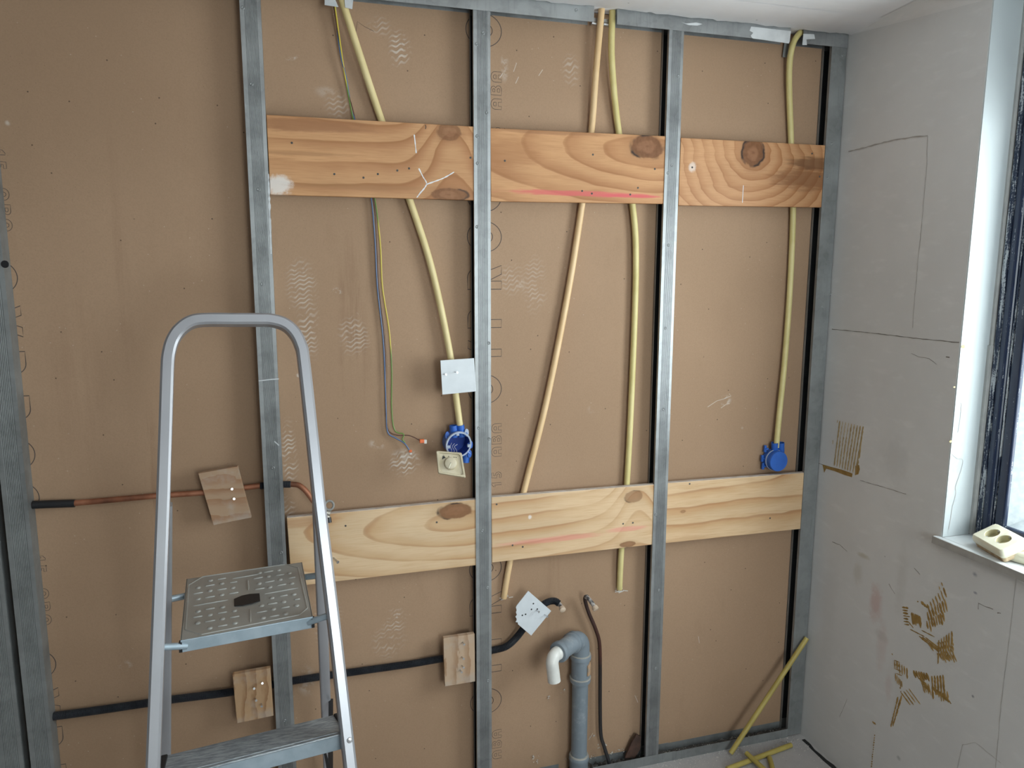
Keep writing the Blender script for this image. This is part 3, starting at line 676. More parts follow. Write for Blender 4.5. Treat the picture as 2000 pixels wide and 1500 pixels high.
L = lambda b, u, v: (Y(u, v, PY).x-b.x, Y(u, v, PY).z-b.z)
RED = (.62, .10, .11); CH = (.80, .76, .72)
plank(((520, 224), (924, 247), (926, 391), (528, 380)), .61, 'upper left pine plank with chalk lines and two knots near its right end',
      dict(name='pine_upper_left', rings=lambda b: [('bend', *L(b, 885, 240), .085, .20, .15)], knots=[(878, 258, .034, .024, .75), (876, 380, .055, .018, .8)],
           base=.03, freq=19, seed=1, light=(.61, .325, .15), mid=(.36, .15, .055), marks=[('blot', 545, 362, .04, .035, CH, .8), ('streak', 600, 245, .22, .022, (.30, .13, .055), .7), ('streak', 590, 300, .16, .008, (.32, .15, .06), .5), ('streak', 700, 365, .22, .010, (.34, .17, .07), .4)]),
      nails=[(570, 279), (653, 340), (710, 347), (738, 340), (776, 333), (799, 329), (919, 308)])
plank(((958, 250), (1300, 266), (1297, 398), (959, 393)), 1.21, 'upper middle pine plank with a red streak and dark knot at right',
      dict(name='pine_upper_middle', rings=lambda b: [('ell', *L(b, 1262, 296), 3.4)], knots=[(1264, 287, .055, .034, 1)], freq=25, seed=2, light=(.61, .325, .15), mid=(.36, .15, .055),
           marks=[('streak', 1130, 378, .30, .010, RED, .75), ('streak', 1230, 383, .12, .006, RED, .8), ('streak', 990, 300, .13, .05, (.34, .14, .05), .5), ('streak', 1080, 258, .22, .010, (.30, .13, .055), .6)]),
      nails=[(986, 314), (1279, 330), (1137, 373), (1156, 378), (1231, 380), (1246, 367), (1158, 302)])
plank(((1330, 269), (1615, 284), (1608, 405), (1325, 401)), 1.79, 'upper right pine plank with a large round dark knot and swirling grain',
      dict(name='pine_upper_right', rings=lambda b: [('ell', *L(b, 1470, 298), 1.25)], knots=[(1471, 298, .040, .042, 1)], freq=34, wob=.028, seed=3, light=(.58, .31, .15), mid=(.36, .15, .055),
           marks=[('streak', 1580, 350, .17, .045, (.22, .09, .035), .75), ('streak', 1590, 320, .12, .025, (.14, .06, .025), .75), ('blot', 1352, 326, .018, .018, CH, .5)]),
      nails=[(1352, 327), (1601, 345), (1586, 300)])
plank(((560, 1012), (930, 976), (930, 1104), (570, 1146)), .61, 'lower left pine plank behind the stepladder with a long arched grain',
      dict(name='pine_lower_left', rings=lambda b: [('ell', *L(b, 905, 1015), 3.6)], knots=[(890, 998, .055, .024, .95)], freq=24, wob=.010, seed=4, light=(.72, .52, .325), mid=(.53, .31, .145), dark=(.38, .17, .07),
           marks=[('streak', 600, 1020, .12, .02, (.45, .22, .10), .5)]),
      nails=[(675, 1027), (853, 1020)])
plank(((960, 972), (1275, 947), (1272, 1064), (961, 1099)), 1.21, 'lower middle pine plank with a faint pink streak and round knot near its top',
      dict(name='pine_lower_middle', rings=lambda b: [('bend', *L(b, 1248, 940), .085, .19, .13)], knots=[(1238, 970, .032, .020, .6), (1225, 1063, .03, .010, .8)],
           base=-.05, freq=21, seed=5, light=(.71, .505, .31), mid=(.52, .29, .135), dark=(.38, .17, .07), marks=[('streak', 1080, 1053, .22, .012, (.75, .25, .22), .5), ('streak', 1225, 1033, .10, .010, (.75, .25, .22), .5), ('blot', 1035, 1010, .008, .010, CH, .7)]),
      nails=[(1217, 1023), (1236, 1021), (1001, 1065), (1021, 1068), (970, 985)])
plank(((1303, 944), (1568, 924), (1565, 1033), (1300, 1061)), 1.785, 'lower right pine plank with pale centre and arched grain at its right end',
      dict(name='pine_lower_right', rings=lambda b: [('bend', *L(b, 1510, 1060), .10, .05, -.07), ('bend', *L(b, 1600, 915), .12, .05, .08)], knots=[(1334, 999, .010, .005, .5)],
           base=-.02, freq=17, wob=.02, seed=6, light=(.71, .50, .30), mid=(.50, .26, .11), marks=[('streak', 1340, 1055, .15, .018, (.46, .24, .11), .4)]),
      nails=[(1504, 1012), (1347, 945)])
ch = MB()
for a in ([(809, 263), (811, 280), (813, 299)], [(818, 329), (826, 345), (833, 360), (820, 378), (814, 386)], [(833, 360), (850, 354), (868, 347), (887, 336)]):
    q = smoothpath([Y(u, v, PY-.0004) for u, v in a], 6); ch.ribbon(q, lambda t: random.uniform(.0018, .0045), (0, -1, 0))
up = [o for o in SC.objects if o.get('label', '').startswith('upper left pine')][0]
obj('chalk_marks', ch, plain('chalk', (.80, .78, .78), rough=.9), parent=up)
ch = MB().ribbon([Y(1452, 362, PY-.0004), Y(1451, 378, PY-.0004), Y(1450, 396, PY-.0004)], .003, (0, -1, 0))
obj('chalk_marks', ch, plain('chalk_faint', (.66, .60, .58), rough=.9), parent=[o for o in SC.objects if o.get('label', '').startswith('upper right pine')][0])
crk = MB().ribbon([Y(831, 244, PY-.0004), Y(832, 248, PY-.0004), Y(831, 252, PY-.0004)], .002, (0, -1, 0)); obj('split', crk, MARK, parent=up)

# ------------------------------------------------------------------ conduits
def conduit(pts, mat, label, r=.0092, name='conduit', cat='conduit', ys=None, n=8):
    P = [Y(u, v, y) for u, v, y in pts]; base = P[0]
    o = obj(name, MB().tube(smoothpath(P, n), r, 16), mat, base=P[-1], smooth=True, label=label, category=cat)
    return o
YC = .0325
conduit([(655, -42, .012), (668, 0, .014), (705, 115, .024), (745, 235, YC), (800, 390, YC), (842, 520, YC-.002), (875, 670, .026), (890, 770, .024), (899, 836, .020)], CREAM, 'cream conduit running down to the open blue wall box', .0098)
conduit([(1176, 5, .016), (1174, 30, .018), (1164, 140, .026), (1155, 258, YC), (1137, 398, YC), (1108, 580, YC), (1066, 790, YC), (1022, 965, YC), (1003, 1060, YC+.002), (990, 1130, YC+.004), (984, 1168, YC+.010)], PEACH, 'peach conduit slanting left from the ceiling, ending below the lower plank', .0095)
conduit([(1198, 5, .020), (1196, 30, .020), (1195, 120, .024), (1208, 255, YC), (1235, 398, YC), (1242, 520, YC), (1234, 760, YC), (1224, 950, YC), (1214, 1070, YC), (1211, 1125, YC+.003), (1210, 1150, YC+.008)], YELLOW, 'yellowish conduit in the middle bay, nearest the third stud', .0095)
conduit([(1580, 56, .018), (1561, 66, .016), (1547, 92, .018), (1541, 150, .028), (1545, 278, YC), (1549, 405, YC), (1543, 560, YC), (1533, 700, YC-.002), (1523, 800, .027), (1516, 874, .024)], YELLOW, 'yellow conduit in the right bay running down to the closed blue box', .0095)
tears = MB()
for u, v in ((985, 1166), (1211, 1152)):
    for k in range(9):
        a = random.uniform(0, math.pi); p = Y(u+random.uniform(-9, 9), v+random.uniform(-3, 3), YB-.001); q = p+Vector((math.cos(a)*.018, -random.random()*.004, math.sin(a)*.008-.004)); tears.ribbon([p, q], .003, (0, -1, 0))
obj('torn_paper', tears, plain('torn_paper_white', (.62, .58, .53), rough=.9), parent=panels[2], kind='stuff')

# ------------------------------------------------------------------ loose wires
def wire(par, pts, mat, r=.0019): obj('wire', MB().tube(smoothpath([Y(u, v, y) for u, v, y in pts], 8), r, 8), mat, parent=par, smooth=True)
wr_ = root('wire_bundle', 'loose blue, brown and green-yellow wires hanging down with two orange connectors', 'wires', Y(790, 860, .03))
def tw(pts, k, amp):   # small offset so the strands separate
    return [(u+amp*math.sin(i*1.9+k), v, y-.002*math.cos(i*1.9+k)) for i, (u, v, y) in enumerate(pts)]
com = [(645, -40, .012), (653, 10, .016), (660, 60, .026), (667, 110, .03), (674, 150, .034), (681, 180, .036), (688, 215, .036), (695, 245, .036), (712, 320, .036)]
wire(wr_, tw(com, 0, 2.0)+[(726, 395, .036), (733, 480, .036), (737, 560, .037), (748, 660, .038), (752, 740, .038), (754, 800, .038), (757, 843, .037), (772, 855, .034), (790, 866, .03), (800, 880, .028)], WIREB)
wire(wr_, tw(com, 2.1, 2.0)+[(730, 395, .037), (736, 480, .037), (740, 560, .038), (749, 640, .038), (753, 700, .038), (753, 790, .038), (758, 838, .037), (775, 850, .034), (800, 851, .03), (824, 862, .026)], WIRER, .0014)
wire(wr_, [(646, -40, .010), (654, 10, .014), (661, 60, .024), (668, 110, .028)]+tw([(675, 150, .032)], 4.2, 1)+tw([(684, 200, .034), (692, 240, .034), (714, 320, .035)], 4.2, 1)+[(733, 395, .036), (743, 480, .035), (747, 560, .036), (760, 645, .037), (765, 720, .037), (765, 800, .037), (771, 840, .035), (788, 848, .033), (786, 858, .03), (791, 864, .03)], WIREG, .0020)
cn = root('wire_connector', 'orange and clear push-in connector on the longer brown wire end', 'connector', Y(826, 862, .025))
obj('body', MB().box(Y(820, 866, .022), Y(828, 857, .030)), ORANGE, parent=cn, bevel=.0015); obj('cap', MB().box(Y(828, 867, .0225), Y(833, 858, .0295)), CLEAR, parent=cn, bevel=.0015)
cn = root('wire_connector', 'small orange connector at the lowest wire tip', 'connector', Y(801, 882, .027))
obj('body', MB().box(Y(799, 884, .024), Y(804, 878, .030)), ORANGE, parent=cn, bevel=.001); obj('cap', MB().box(Y(800, 888, .0245), Y(804, 884, .0295)), CLEAR, parent=cn, bevel=.001)

# ------------------------------------------------------------------ blocks and plates nailed over pipes
def poly_on(pix, y0, y1, name, mat, label, cat, nails, group=None, lean=0.0, bev=.0008):
    P = [Y(u, v, y0) for u, v in pix]; base = P[-1]
    r = root(name, label, cat, Vector((base.x, y1, min(p.z for p in P))), group)
    o = obj('plate' if 'plate' in name else 'block', MB().prism(P, (0, y1-y0, 0)), mat, parent=r, bevel=bev)
    for (u, v), (du, dv) in nails:
        p = Y(u, v, y0); out = Vector((.004*du, -.016, .004*dv))
        mb = MB().tube([p+Vector((0, .004, 0)), p+out], .0013, 8); mb.lathe(p+out, out, [(.0034, 0), (.0034, .0012), (0, .0012)], 10)
        obj('nail', mb, NAIL, parent=r)
    return r
def woodblock(name, px, py, seed, freq, vert=False, c=(.46, .30, .19), c2=(.33, .18, .10)):
    m = M(name, .65, spec=.3); a, b = (m.z, m.x) if vert else (m.x, m.z)
    n = m.noise(m.vec(a*4+seed, 0, b*14), 1.6, 4, .6); f = ((b+(n-.5)*.06)*freq).frac(); fib = m.noise(m.vec(a*30, 0, b*500), 1, 2); w = m.noise(scale=18, detail=4)
    col = m.mix(f.ss(.3, .95)*f.ss(1, .96), c, c2); col = m.mix(fib*.25, col, c2); col = m.mix(w.ss(.5, .7)*.45, col, (.42, .38, .34)); m.col(col); return m.m
GB = 'wooden blocks nailed over the pipes'
poly_on([(387, 925), (464, 911), (491, 1011), (417, 1026)], -.004, .012, 'wooden_block', woodblock('block_wood_grey', 0, 0, 1, 30, c=(.40, .27, .175)), 'tilted weathered wooden block nailed over the bare copper pipe', 'block', [((451, 955), (1, 1)), ((455, 974), (1, 1))], GB)
poly_on([(454, 1318), (528, 1305), (534, 1398), (463, 1413)], -.004, .012, 'wooden_block', woodblock('block_wood_orange', 0, 0, 2, 34, True, (.50, .32, .18), (.33, .18, .09)), 'wooden block with four nails on black conduit, left of the stud behind the ladder', 'block', [((494, 1342), (1, 1)), ((510, 1333), (1, 1.5)), ((498, 1364), (1, .6)), ((511, 1374), (.2, .2))], GB)
poly_on([(866, 1247), (927, 1238), (928, 1331), (869, 1341)], -.004, .012, 'wooden_block', woodblock('block_wood_pale', 0, 0, 3, 26, True, (.50, .36, .25), (.36, .22, .13)), 'wooden block over the black conduit, touching the left side of the middle stud', 'block', [((902, 1283), (.5, .5)), ((902, 1300), (.5, .5)), ((899, 1308), (.2, .1)), ((904, 1254), (.1, .1))], GB)
GP = 'white plates nailed over conduits'
poly_on([(860, 704), (926, 699.5), (930, 764.5), (864, 771)], -.014, -.0115, 'square_plate', WHITEP, 'square white plastic plate with two nails over the cream conduit', 'plate', [((888, 727), (1, .3)), ((866, 731), (1, .3))], GP)
z4 = lambda u, v: (1000+u/3.947, 1120+v/3.947)
pc = [z4(*p) for p in [(125, 135), (303, 290), (148, 480), (46, 392), (44, 378), (28, 376), (36, 358), (34, 345), (26, 335), (38, 320), (30, 300), (36, 285), (30, 262), (36, 248)]]
r2 = poly_on(pc, -.014, -.0115, 'notched_plate', WHITEP, 'diamond-set white plate with a jagged left edge over the black conduit', 'plate', [(z4(185, 285), (1, .5)), (z4(250, 318), (1, .2))], GP, bev=.0004)
hl = MB()
for u, v in [(165, 233), (150, 277), (105, 315), (80, 323), (195, 275)]:
    p = Y(*z4(u, v), -.0142); hl.lathe(p, (0, -1, 0), [(.0026, 0), (.0024, .0003), (0, .0003)], 10)
obj('drilled_hole', hl, MARK, parent=r2, label='small drilled holes in the plate', kind='stuff')

# ------------------------------------------------------------------ copper and corrugated pipes
def corr(mb, path, r, pitch=.0028):
    path = [Vector(p) for p in path]; d = [0]
    for a, b in zip(path, path[1:]): d.append(d[-1]+(b-a).length)
    T = d[-1]; n = int(T/pitch*2); out = []; sc = []
    j = 0
    for k in range(n+1):
        s = T*k/n
        while j < len(d)-2 and d[j+1] < s: j += 1
        t = (s-d[j])/max(1e-9, d[j+1]-d[j]); out.append(path[j].lerp(path[j+1], t)); sc.append(1.0 if k % 2 else .84)
    return mb.tube(out, r, 12, scales=sc)
cp = root('copper_pipe', 'bare copper pipe with a black sleeve, crossing left bays to the valve', 'pipe', Y(300, 970, .030))
P = smoothpath([Y(*q) for q in [(60, 986, .030), (140, 983, .030), (300, 969, .029), (410, 961, .028), (515, 948, .026), (572, 946, .02), (590, 952, .014), (604, 967, .006), (614, 980, -.001), (630, 990, -.006)]], 8)
obj('pipe', MB().tube(P, .0078, 12), COPPER, parent=cp, smooth=True)
obj('black_sleeve', MB().tube([Y(64, 986, .030), Y(100, 984.5, .030), Y(146, 983, .030)], .0105, 14), BLACK, parent=cp, smooth=True)
obj('black_sleeve', corr(MB(), [Y(508, 949, .026), Y(540, 946, .024), Y(568, 946, .021)], .0105), BLACKRUB, parent=cp, smooth=True)
vl = root('stop_valve', 'small grey stop valve at the pipe end, half hidden by the ladder rail', 'valve', Y(640, 992, -.012))
p = Y(638, 1000, -.012); obj('body', MB().lathe(p+Vector((-.014, 0, .006)), (1, 0, -.5), [(0, 0), (.009, 0), (.009, .012), (.012, .014), (.012, .024), (.008, .026), (0, .026)], 14).tube([p, p+Vector((.002, -.008, -.022))], .0085, 12), plain('dull_brass', (.38, .35, .30), rough=.4, metal=.6), parent=vl, smooth=True)
p = Y(643, 987, -.018); ring = [p+Vector((.012*math.cos(a), .004*math.sin(a), .012*math.sin(a))) for a in [k*math.pi/8 for k in range(17)]]
obj('handle', MB().tube(ring, .0035, 8), plain('grey_handle', (.30, .29, .27), rough=.5), parent=vl, smooth=True)
p = Y(642, 1016, -.02); obj('cap', MB().lathe(p+Vector((0, 0, .008)), (.1, -.3, -1), [(0, 0), (.007, 0), (.007, .015), (0, .015)], 8), BLACK, parent=vl)
ank = root('wall_screw', 'single loose screw sticking out of the lower left plank beside the ladder', 'screw', Y(652, 1092, -.01))
p = Y(650, 1089, PY); q = p+Vector((.012, -.022, -.006)); obj('shank', MB().tube([p+Vector((0, .006, 0)), q], .0025, 8), NAIL, parent=ank); obj('head', MB().lathe(q, (.012, -.022, -.006), [(.0045, 0), (.0045, .002), (0, .0025)], 10), NAIL, parent=ank)

bc = root('corrugated_conduit', 'black corrugated conduit crossing the lower bays to a copper stub', 'conduit', Y(500, 1345, .03))
P = smoothpath([Y(*q) for q in [(96, 1400, .030), (200, 1386, .030), (330, 1367, .029), (455, 1351, .026), (570, 1330, .026), (700, 1311, .028), (800, 1297, .028), (866, 1286, .026), (930, 1277, .026), (962, 1270, .026), (988, 1263, .026), (1006, 1248, .022), (1022, 1228, .018), (1042, 1200, .012), (1060, 1182, .008), (1072, 1175, .004), (1084, 1174, -.002), (1092, 1179, -.010)]], 8)
obj('sleeve', corr(MB(), P, .0118), BLACKRUB, parent=bc, smooth=False)
P = smoothpath([Y(*q) for q in [(1088, 1175, -.006), (1094, 1182, -.014), (1098, 1189, -.030)]], 5); obj('stub', MB().tube(P, .0068, 12), STUBM, parent=bc, smooth=True, label='copper stub with paint')
d = (P[-1]-P[-3]).normalized(); obj('end_cap', MB().lathe(P[-1]-d*.004, d, [(0, 0), (.0095, 0), (.0100, .010), (.0080, .0115), (0, .0115)], 14), STUBEND, parent=bc, smooth=True)
hp = root('water_pipe', 'thin dark copper pipe rising from the floor, hooked forward at its top', 'pipe', Y(1190, 1500, .02))
P = smoothpath([Y(*q) for q in [(1192, 1504, .012), (1188, 1484, .014), (1180, 1458, .018), (1173.5, 1434, .020), (1172, 1380, .022), (1172, 1300, .022), (1170.5, 1255, .022), (1163, 1228, .022), (1150, 1197, .022), (1143, 1174, .018), (1143.5, 1166, .010), (1147, 1165, -.002)]], 8)
obj('pipe', MB().tube(P, .0062, 12), COPDARK, parent=hp, smooth=True)
P = smoothpath([Y(*q) for q in [(1144, 1165, .002), (1150, 1170, -.012), (1157, 1179, -.026), (1162, 1187, -.038)]], 5); obj('stub', MB().tube(P, .0068, 12), STUBM, parent=hp, smooth=True, label='paint-splashed forward end')
d = (P[-1]-P[-3]).normalized(); obj('end_cap', MB().lathe(P[-1]-d*.004, d, [(0, 0), (.0100, 0), (.0105, .010), (.0085, .0115), (0, .0115)], 14), STUBEND, parent=hp, smooth=True)
obj('floor_collar', MB().lathe((Y(1192, 1500, .012).x, .012, .0), (0, 0, 1), [(.014, 0), (.014, .008), (.008, .010)], 14), STUBM, parent=hp, smooth=True)

# ------------------------------------------------------------------ drain pipe
dp = root('drain_pipe', 'grey plastic drain pipe rising from the floor with an elbow and white spout', 'pipe', (.930, .015, 0))
A = Vector((.930, .015, 0))
ztop = Y(1133, 1330, .015).z
obj('riser', MB().tube([A, A+Vector((0, 0, ztop))], .0265, 28), GREYPVC, parent=dp, smooth=True)
obj('lower_socket', MB().lathe(A, (0, 0, 1), [(.031, 0), (.031, .060), (.0335, .064), (.0335, .076), (.031, .080), (.0265, .081)], 28), GREYPVC, parent=dp, smooth=True)
obj('seal', MB().lathe(A+Vector((0, 0, .079)), (0, 0, 1), [(.0265, 0), (.0320, 0), (.0310, .004), (.0265, .004)], 28), RUBBER, parent=dp, smooth=True)
zc = ztop; H = Y(1133, 1278, .015).z-zc
obj('coupling', MB().lathe(A+Vector((0, 0, zc)), (0, 0, 1), [(.0265, 0), (.0335, .0), (.0345, .006), (.0345, .014), (.0300, .018), (.0300, H-.016), (.0345, H-.013), (.0345, H-.002), (.0325, H+.002), (.0270, H+.002)], 28), GREYPVC, parent=dp, smooth=True)
obj('seal', MB().lathe(A+Vector((0, 0, zc-.001)), (0, 0, 1), [(.0265, .0155), (.0355, .0155), (.0350, .0185), (.0300, .0185)], 28), RUBBER, parent=dp, smooth=True)
obj('seal', MB().lathe(A+Vector((0, 0, zc+H-.001)), (0, 0, 1), [(.0330, .001), (.0335, .004), (.0270, .005)], 28), RUBBER, parent=dp, smooth=True)
lb = MB().prism([(A.x+.0125, A.y-.0280, zc+.030), (A.x+.026, A.y-.0160, zc+.030), (A.x+.026, A.y-.0160, zc+.072), (A.x+.0125, A.y-.0280, zc+.066)], (.002, -.003, 0))
obj('sticker', lb, plain('orange_label_remains', (.55, .33, .18), (.35, .28, .22), rough=.6, scale=120), parent=dp)
ze = Y(1135, 1246, .015).z; E0 = A+Vector((0, 0, ze)); D = Vector((-.84, -.54, -.03)).normalized()
P = [A+Vector((0, 0, zc+H-.004))]+[E0+Vector((0, 0, -.030))]
for k in range(1, 9):
    a = k/8*math.pi/2; P.append(E0+Vector((0, 0, -.030))+D*.034*(1-math.cos(a))+Vector((0, 0, .034*math.sin(a))))
Ee = P[-1]; P.append(Ee+D*.012)
obj('elbow', MB().tube(P, .0290, 28), GREYPVC, parent=dp, smooth=True)
Tg = Y(1088, 1276, .015-.078); D = (Tg-Ee).normalized(); LB = (Tg-Ee).length-.004
obj('branch', MB().lathe(Ee-D*.004, D, [(.0290, 0), (.0335, .002), (.0335, .010), (.0310, .012), (.0310, .016), (.0335, .018), (.0335, .026), (.0300, .029), (.0290, .032), (.0290, LB-.018), (.0325, LB-.014), (.0330, LB), (.0300, LB+.004), (.0210, LB+.004)], 28), GREYPVC, parent=dp, smooth=True)
Sp = Ee+D*(LB-.004)
P = [Sp, Sp+D*.016]; dn = Vector((.10, -.10, -1)).normalized()
for k in range(1, 7):
    t = k/6; P.append(Sp+D*(.016+.026*math.sin(t*math.pi/2)*.9)+dn*.026*(1-math.cos(t*math.pi/2)))
P.append(P[-1]+dn*.020); P.append(P[-1]+dn*.032)
sp_o = obj('spout', MB().tube(P, .0200, 24), WHITEPVC, parent=dp, smooth=True, label='white plastic elbow spout')
obj('spout_collar', MB().lathe(Sp-D*.002, D, [(.0200, 0), (.0215, .001), (.0215, .016), (.0200, .018)], 24), WHITEPVC, parent=sp_o, smooth=True)

# ------------------------------------------------------------------ blue boxes
zb_ = lambda u, v: (800+u/5.355, 680+v/5.355)
ob = root('wall_box', 'open blue round wall box hanging left of the middle stud', 'electrical box', Y(896, 869, .02), 'blue electrical boxes')
c = Y(896, 868.5, -.002); AX = Vector((.10, -1, -.10)).normalized(); bk = -AX
obj('shell', MB().lathe(c, bk, [(.0385, 0), (.0385, .040), (.036, .044), (0, .044), (0, .042), (.0345, .042), (.0350, 0), (.0385, 0)], 36), BLUE, parent=ob, smooth=True)
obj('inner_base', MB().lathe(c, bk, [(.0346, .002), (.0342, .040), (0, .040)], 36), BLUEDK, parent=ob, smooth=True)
obj('ring', MB().lathe(c, bk, [(.0400, 0), (.0400, .005), (.0350, .005), (.0350, -.0012), (.0395, -.0012), (.0400, 0)], 36), GREYRING, parent=ob, smooth=True, label='pale grey plaster ring')
for a in (95, 190, 350):
    q = c+Vector((math.cos(math.radians(a))*.0315, 0, math.sin(math.radians(a))*.0315)); obj('screw_lug', MB().box(q+Vector((-.0045, -.001, -.0045)), q+Vector((.0045, .010, .0045))), GREYRING, parent=ob, bevel=.001)
for (u0, v0), (u1, v1), y in (((452, 792), (462, 890), .018), ((527, 785), (540, 885), .018), ((590, 1110), (585, 1195), .022)):
    obj('socket_tube', MB().lathe(Y(*zb_(u1 if v0 < 1000 else u0, v1 if v0 < 1000 else v0), y), Y(*zb_(u0 if v0 < 1000 else u1, v0 if v0 < 1000 else v1), y)-Y(*zb_(u1 if v0 < 1000 else u0, v1 if v0 < 1000 else v0), y), [(.0105, -.012), (.0118, 0), (.0118, .024), (.0098, .024), (.0098, 0)], 18), BLUE, parent=ob, smooth=True)
for (u, v), dx in (((395, 915), -1), ((598, 885), 1), ((628, 1105), 1), ((640, 1010), 1)):
    q = Y(*zb_(u, v), .004); pts = [(q+Vector((.0065*math.cos(a), 0, .012*math.sin(a)))) for a in [k*math.pi/8 for k in range(16)]]
    obj('fixing_lug', MB().prism(pts, (0, .004, 0)), BLUE if (u, v) != (598, 885) else GREYRING, parent=ob, bevel=.0006)
    inn = c+AX*-.006
    obj('fixing_lug_web', MB().tube([q+Vector((0, .003, 0)), Vector((inn.x+(q.x-inn.x)*.75, .006, inn.z+(q.z-inn.z)*.75))], .0045, 8), BLUE, parent=ob)
for k in range(3):
    pth = [Y(*zb_(440+30*k, 990+8*k), .01), Y(*zb_(425+22*k, 1030), .0), Y(*zb_(440+26*k, 1070), -.008), Y(*zb_(430+30*k, 1110), -.066)]
    obj('thin_lead', MB().tube(smoothpath(pth, 6), .0008, 6), plain('pale_lead_%s' % 'abc'[k], (.45, .45, .50), rough=.4), parent=ob, smooth=True)
# dial plate hanging from the box
dlp = root('dial_plate', 'cream dimmer plate with a round dial, hanging tilted below the blue box', 'switch', Y(880, 909, -.03))
F3 = [Y(*zb_(275, 1073), -.066), Y(*zb_(545, 1093), -.078), Y(*zb_(588, 1357), -.104), Y(*zb_(298, 1312), -.092)]
nrm = (F3[1]-F3[0]).cross(F3[3]-F3[0]).normalized(); nrm = nrm if nrm.y > 0 else -nrm
def bil(s, t, lift=0): return F3[0].lerp(F3[1], s).lerp(F3[3].lerp(F3[2], s), t)-nrm*lift
def rr(s0, s1, t0, t1, r, lift, n=5):
    out = []
    for cx, cy, a0 in ((s1-r, t0+r, -90), (s1-r, t1-r, 0), (s0+r, t1-r, 90), (s0+r, t0+r, 180)):
        for k in range(n+1):
            a = math.radians(a0+90*k/n); out.append(bil(cx+r*math.cos(a), cy+r*math.sin(a), lift))
    return out
obj('plate', MB().prism(rr(0, 1, 0, 1, .05, 0), nrm*.006), CREAMP, parent=dlp, bevel=.0015, smooth=True)
fr_ = MB(); n = 24; a_ = rr(0, 1, 0, 1, .05, 0); b_ = rr(.02, .98, .02, .98, .06, .0045); c_ = rr(.075, .925, .075, .925, .10, .0045); d_ = rr(.095, .905, .095, .905, .10, .001)
fr_.add(a_+b_+c_+d_, [(i+j*n, (i+1) % n+j*n, (i+1) % n+(j+1)*n, i+(j+1)*n) for j in range(3) for i in range(n)])
obj('rim', fr_, plain('aged_cream_rim', hexc('cabda0'), rough=.4), parent=dlp, smooth=True, angle=60)
q = bil(.50, .50, .0); obj('dial', MB().lathe(q, -nrm, [(0, 0), (.0185, 0), (.0165, .010), (.0145, .0115), (0, .0115)], 32), CREAMP, parent=dlp, smooth=True)
q0, q1 = bil(.50, .50, .0118), bil(.40, .74, .0118); obj('pointer', MB().tube([q0, q1], .0011, 6), CREAMS, parent=dlp); obj('dial_pin', MB().lathe(q0, -nrm, [(.0014, 0), (.0012, .0008), (0, .0008)], 8), MARK, parent=dlp)
mk = MB()
for s, t in ((.47, .20), (.66, .215), (.71, .215), (.76, .215)): mk.lathe(bil(s, t, .0), -nrm, [(.0014, .0003), (.0012, .0006), (0, .0006)], 8)
mk.prism([bil(s, t, .0004) for s, t in ((.24, .20), (.29, .22), (.27, .13), (.31, .22), (.35, .28), (.28, .30), (.20, .37), (.22, .28))], -nrm*.0004)
obj('dial_markings', mk, MARK, parent=dlp, label='black scale dots and wedge', kind='stuff')

zc_ = lambda u, v: (1440+u/7.143, 820+v/7.143)
cb_ = root('wall_box', 'closed blue round wall box with lid above the lower right plank', 'electrical box', Y(1520, 901, .02), 'blue electrical boxes')
c = Y(*zc_(575, 580), .000)
obj('shell', MB().lathe(c, (0, 1, 0), [(.0330, .002), (.0345, .010), (.0345, .042), (0, .042)], 36), BLUE, parent=cb_, smooth=True)
obj('lid', MB().lathe(c, (0, 1, 0), [(0, -.003), (.0335, -.003), (.0352, 0), (.0352, .006), (.033, .006)], 36), BLUE, parent=cb_, smooth=True)
obj('ring', MB().lathe(c, (0, 1, 0), [(.0352, .018), (.0368, .018), (.0368, .022), (.0352, .022)], 36), GREYRING, parent=cb_, smooth=True)
for u in (522, 608):
    p0, p1 = Y(*zc_(u, 450), .026), Y(*zc_(u, 318), .024); obj('socket_tube', MB().lathe(p0, p1-p0, [(.0105, -.004), (.0118, 0), (.0118, (p1-p0).length), (.0098, (p1-p0).length), (.0098, .004)], 18), BLUE, parent=cb_, smooth=True)
for u, v in ((392, 405), (362, 645), (352, 540)):
    q = Y(*zc_(u, v), .034); obj('fixing_lug', MB().box(q+Vector((-.004, -.002, -.012)), q+Vector((.004, .006, .012))), BLUE, parent=cb_, bevel=.001)
    obj('fixing_lug_web', MB().box(Vector((q.x, .030, q.z-.003)), Vector((c.x-.02, .036, q.z+.003))), BLUE, parent=cb_)

# ------------------------------------------------------------------ loose conduit offcuts
def stick(a, b, mat, label, r=.009):
    v = (b-a); obj('conduit_offcut', MB().tube([a, a+v*.5, b], r, 16), mat, base=a, smooth=True, label=label, category='conduit', group='conduit offcuts on the floor')
YEL2 = plain('olive_yellow_conduit', hexc('b9a75c'), hexc('a8964e'), .45, scale=12)
a = Z(1427, 1471, .010); b = Y(1576, 1246, -.014)
stick(a, b, YEL2, 'long yellow conduit offcut leaning in the corner against the stud', .0085)
stick(Z(1420, 1502, .010), Z(1545, 1455, .010), YEL2, 'yellow conduit offcut lying flat on the floor near the corner', .0085)
stick(Z(1458, 1471, .026), Z(1496, 1506, .020), YEL2, 'short conduit offcut lying across the flat one', .0085)
stick(Z(1503, 1480, .009), Z(1512, 1512, .009), YEL2, 'conduit offcut end at the bottom edge, right of the crossed pair', .0085)
rs = MB().prism([Y(u, v, .030) for u, v in [(1232, 1448), (1242, 1432), (1250, 1436), (1248, 1462), (1238, 1478), (1219, 1478)]], (0, -.008, 0))
obj('rusty_scrap', rs, RUST, base=Y(1232, 1478, .026), bevel=.001, label='rusty brown scrap piece standing at the foot of the third stud', category='scrap')
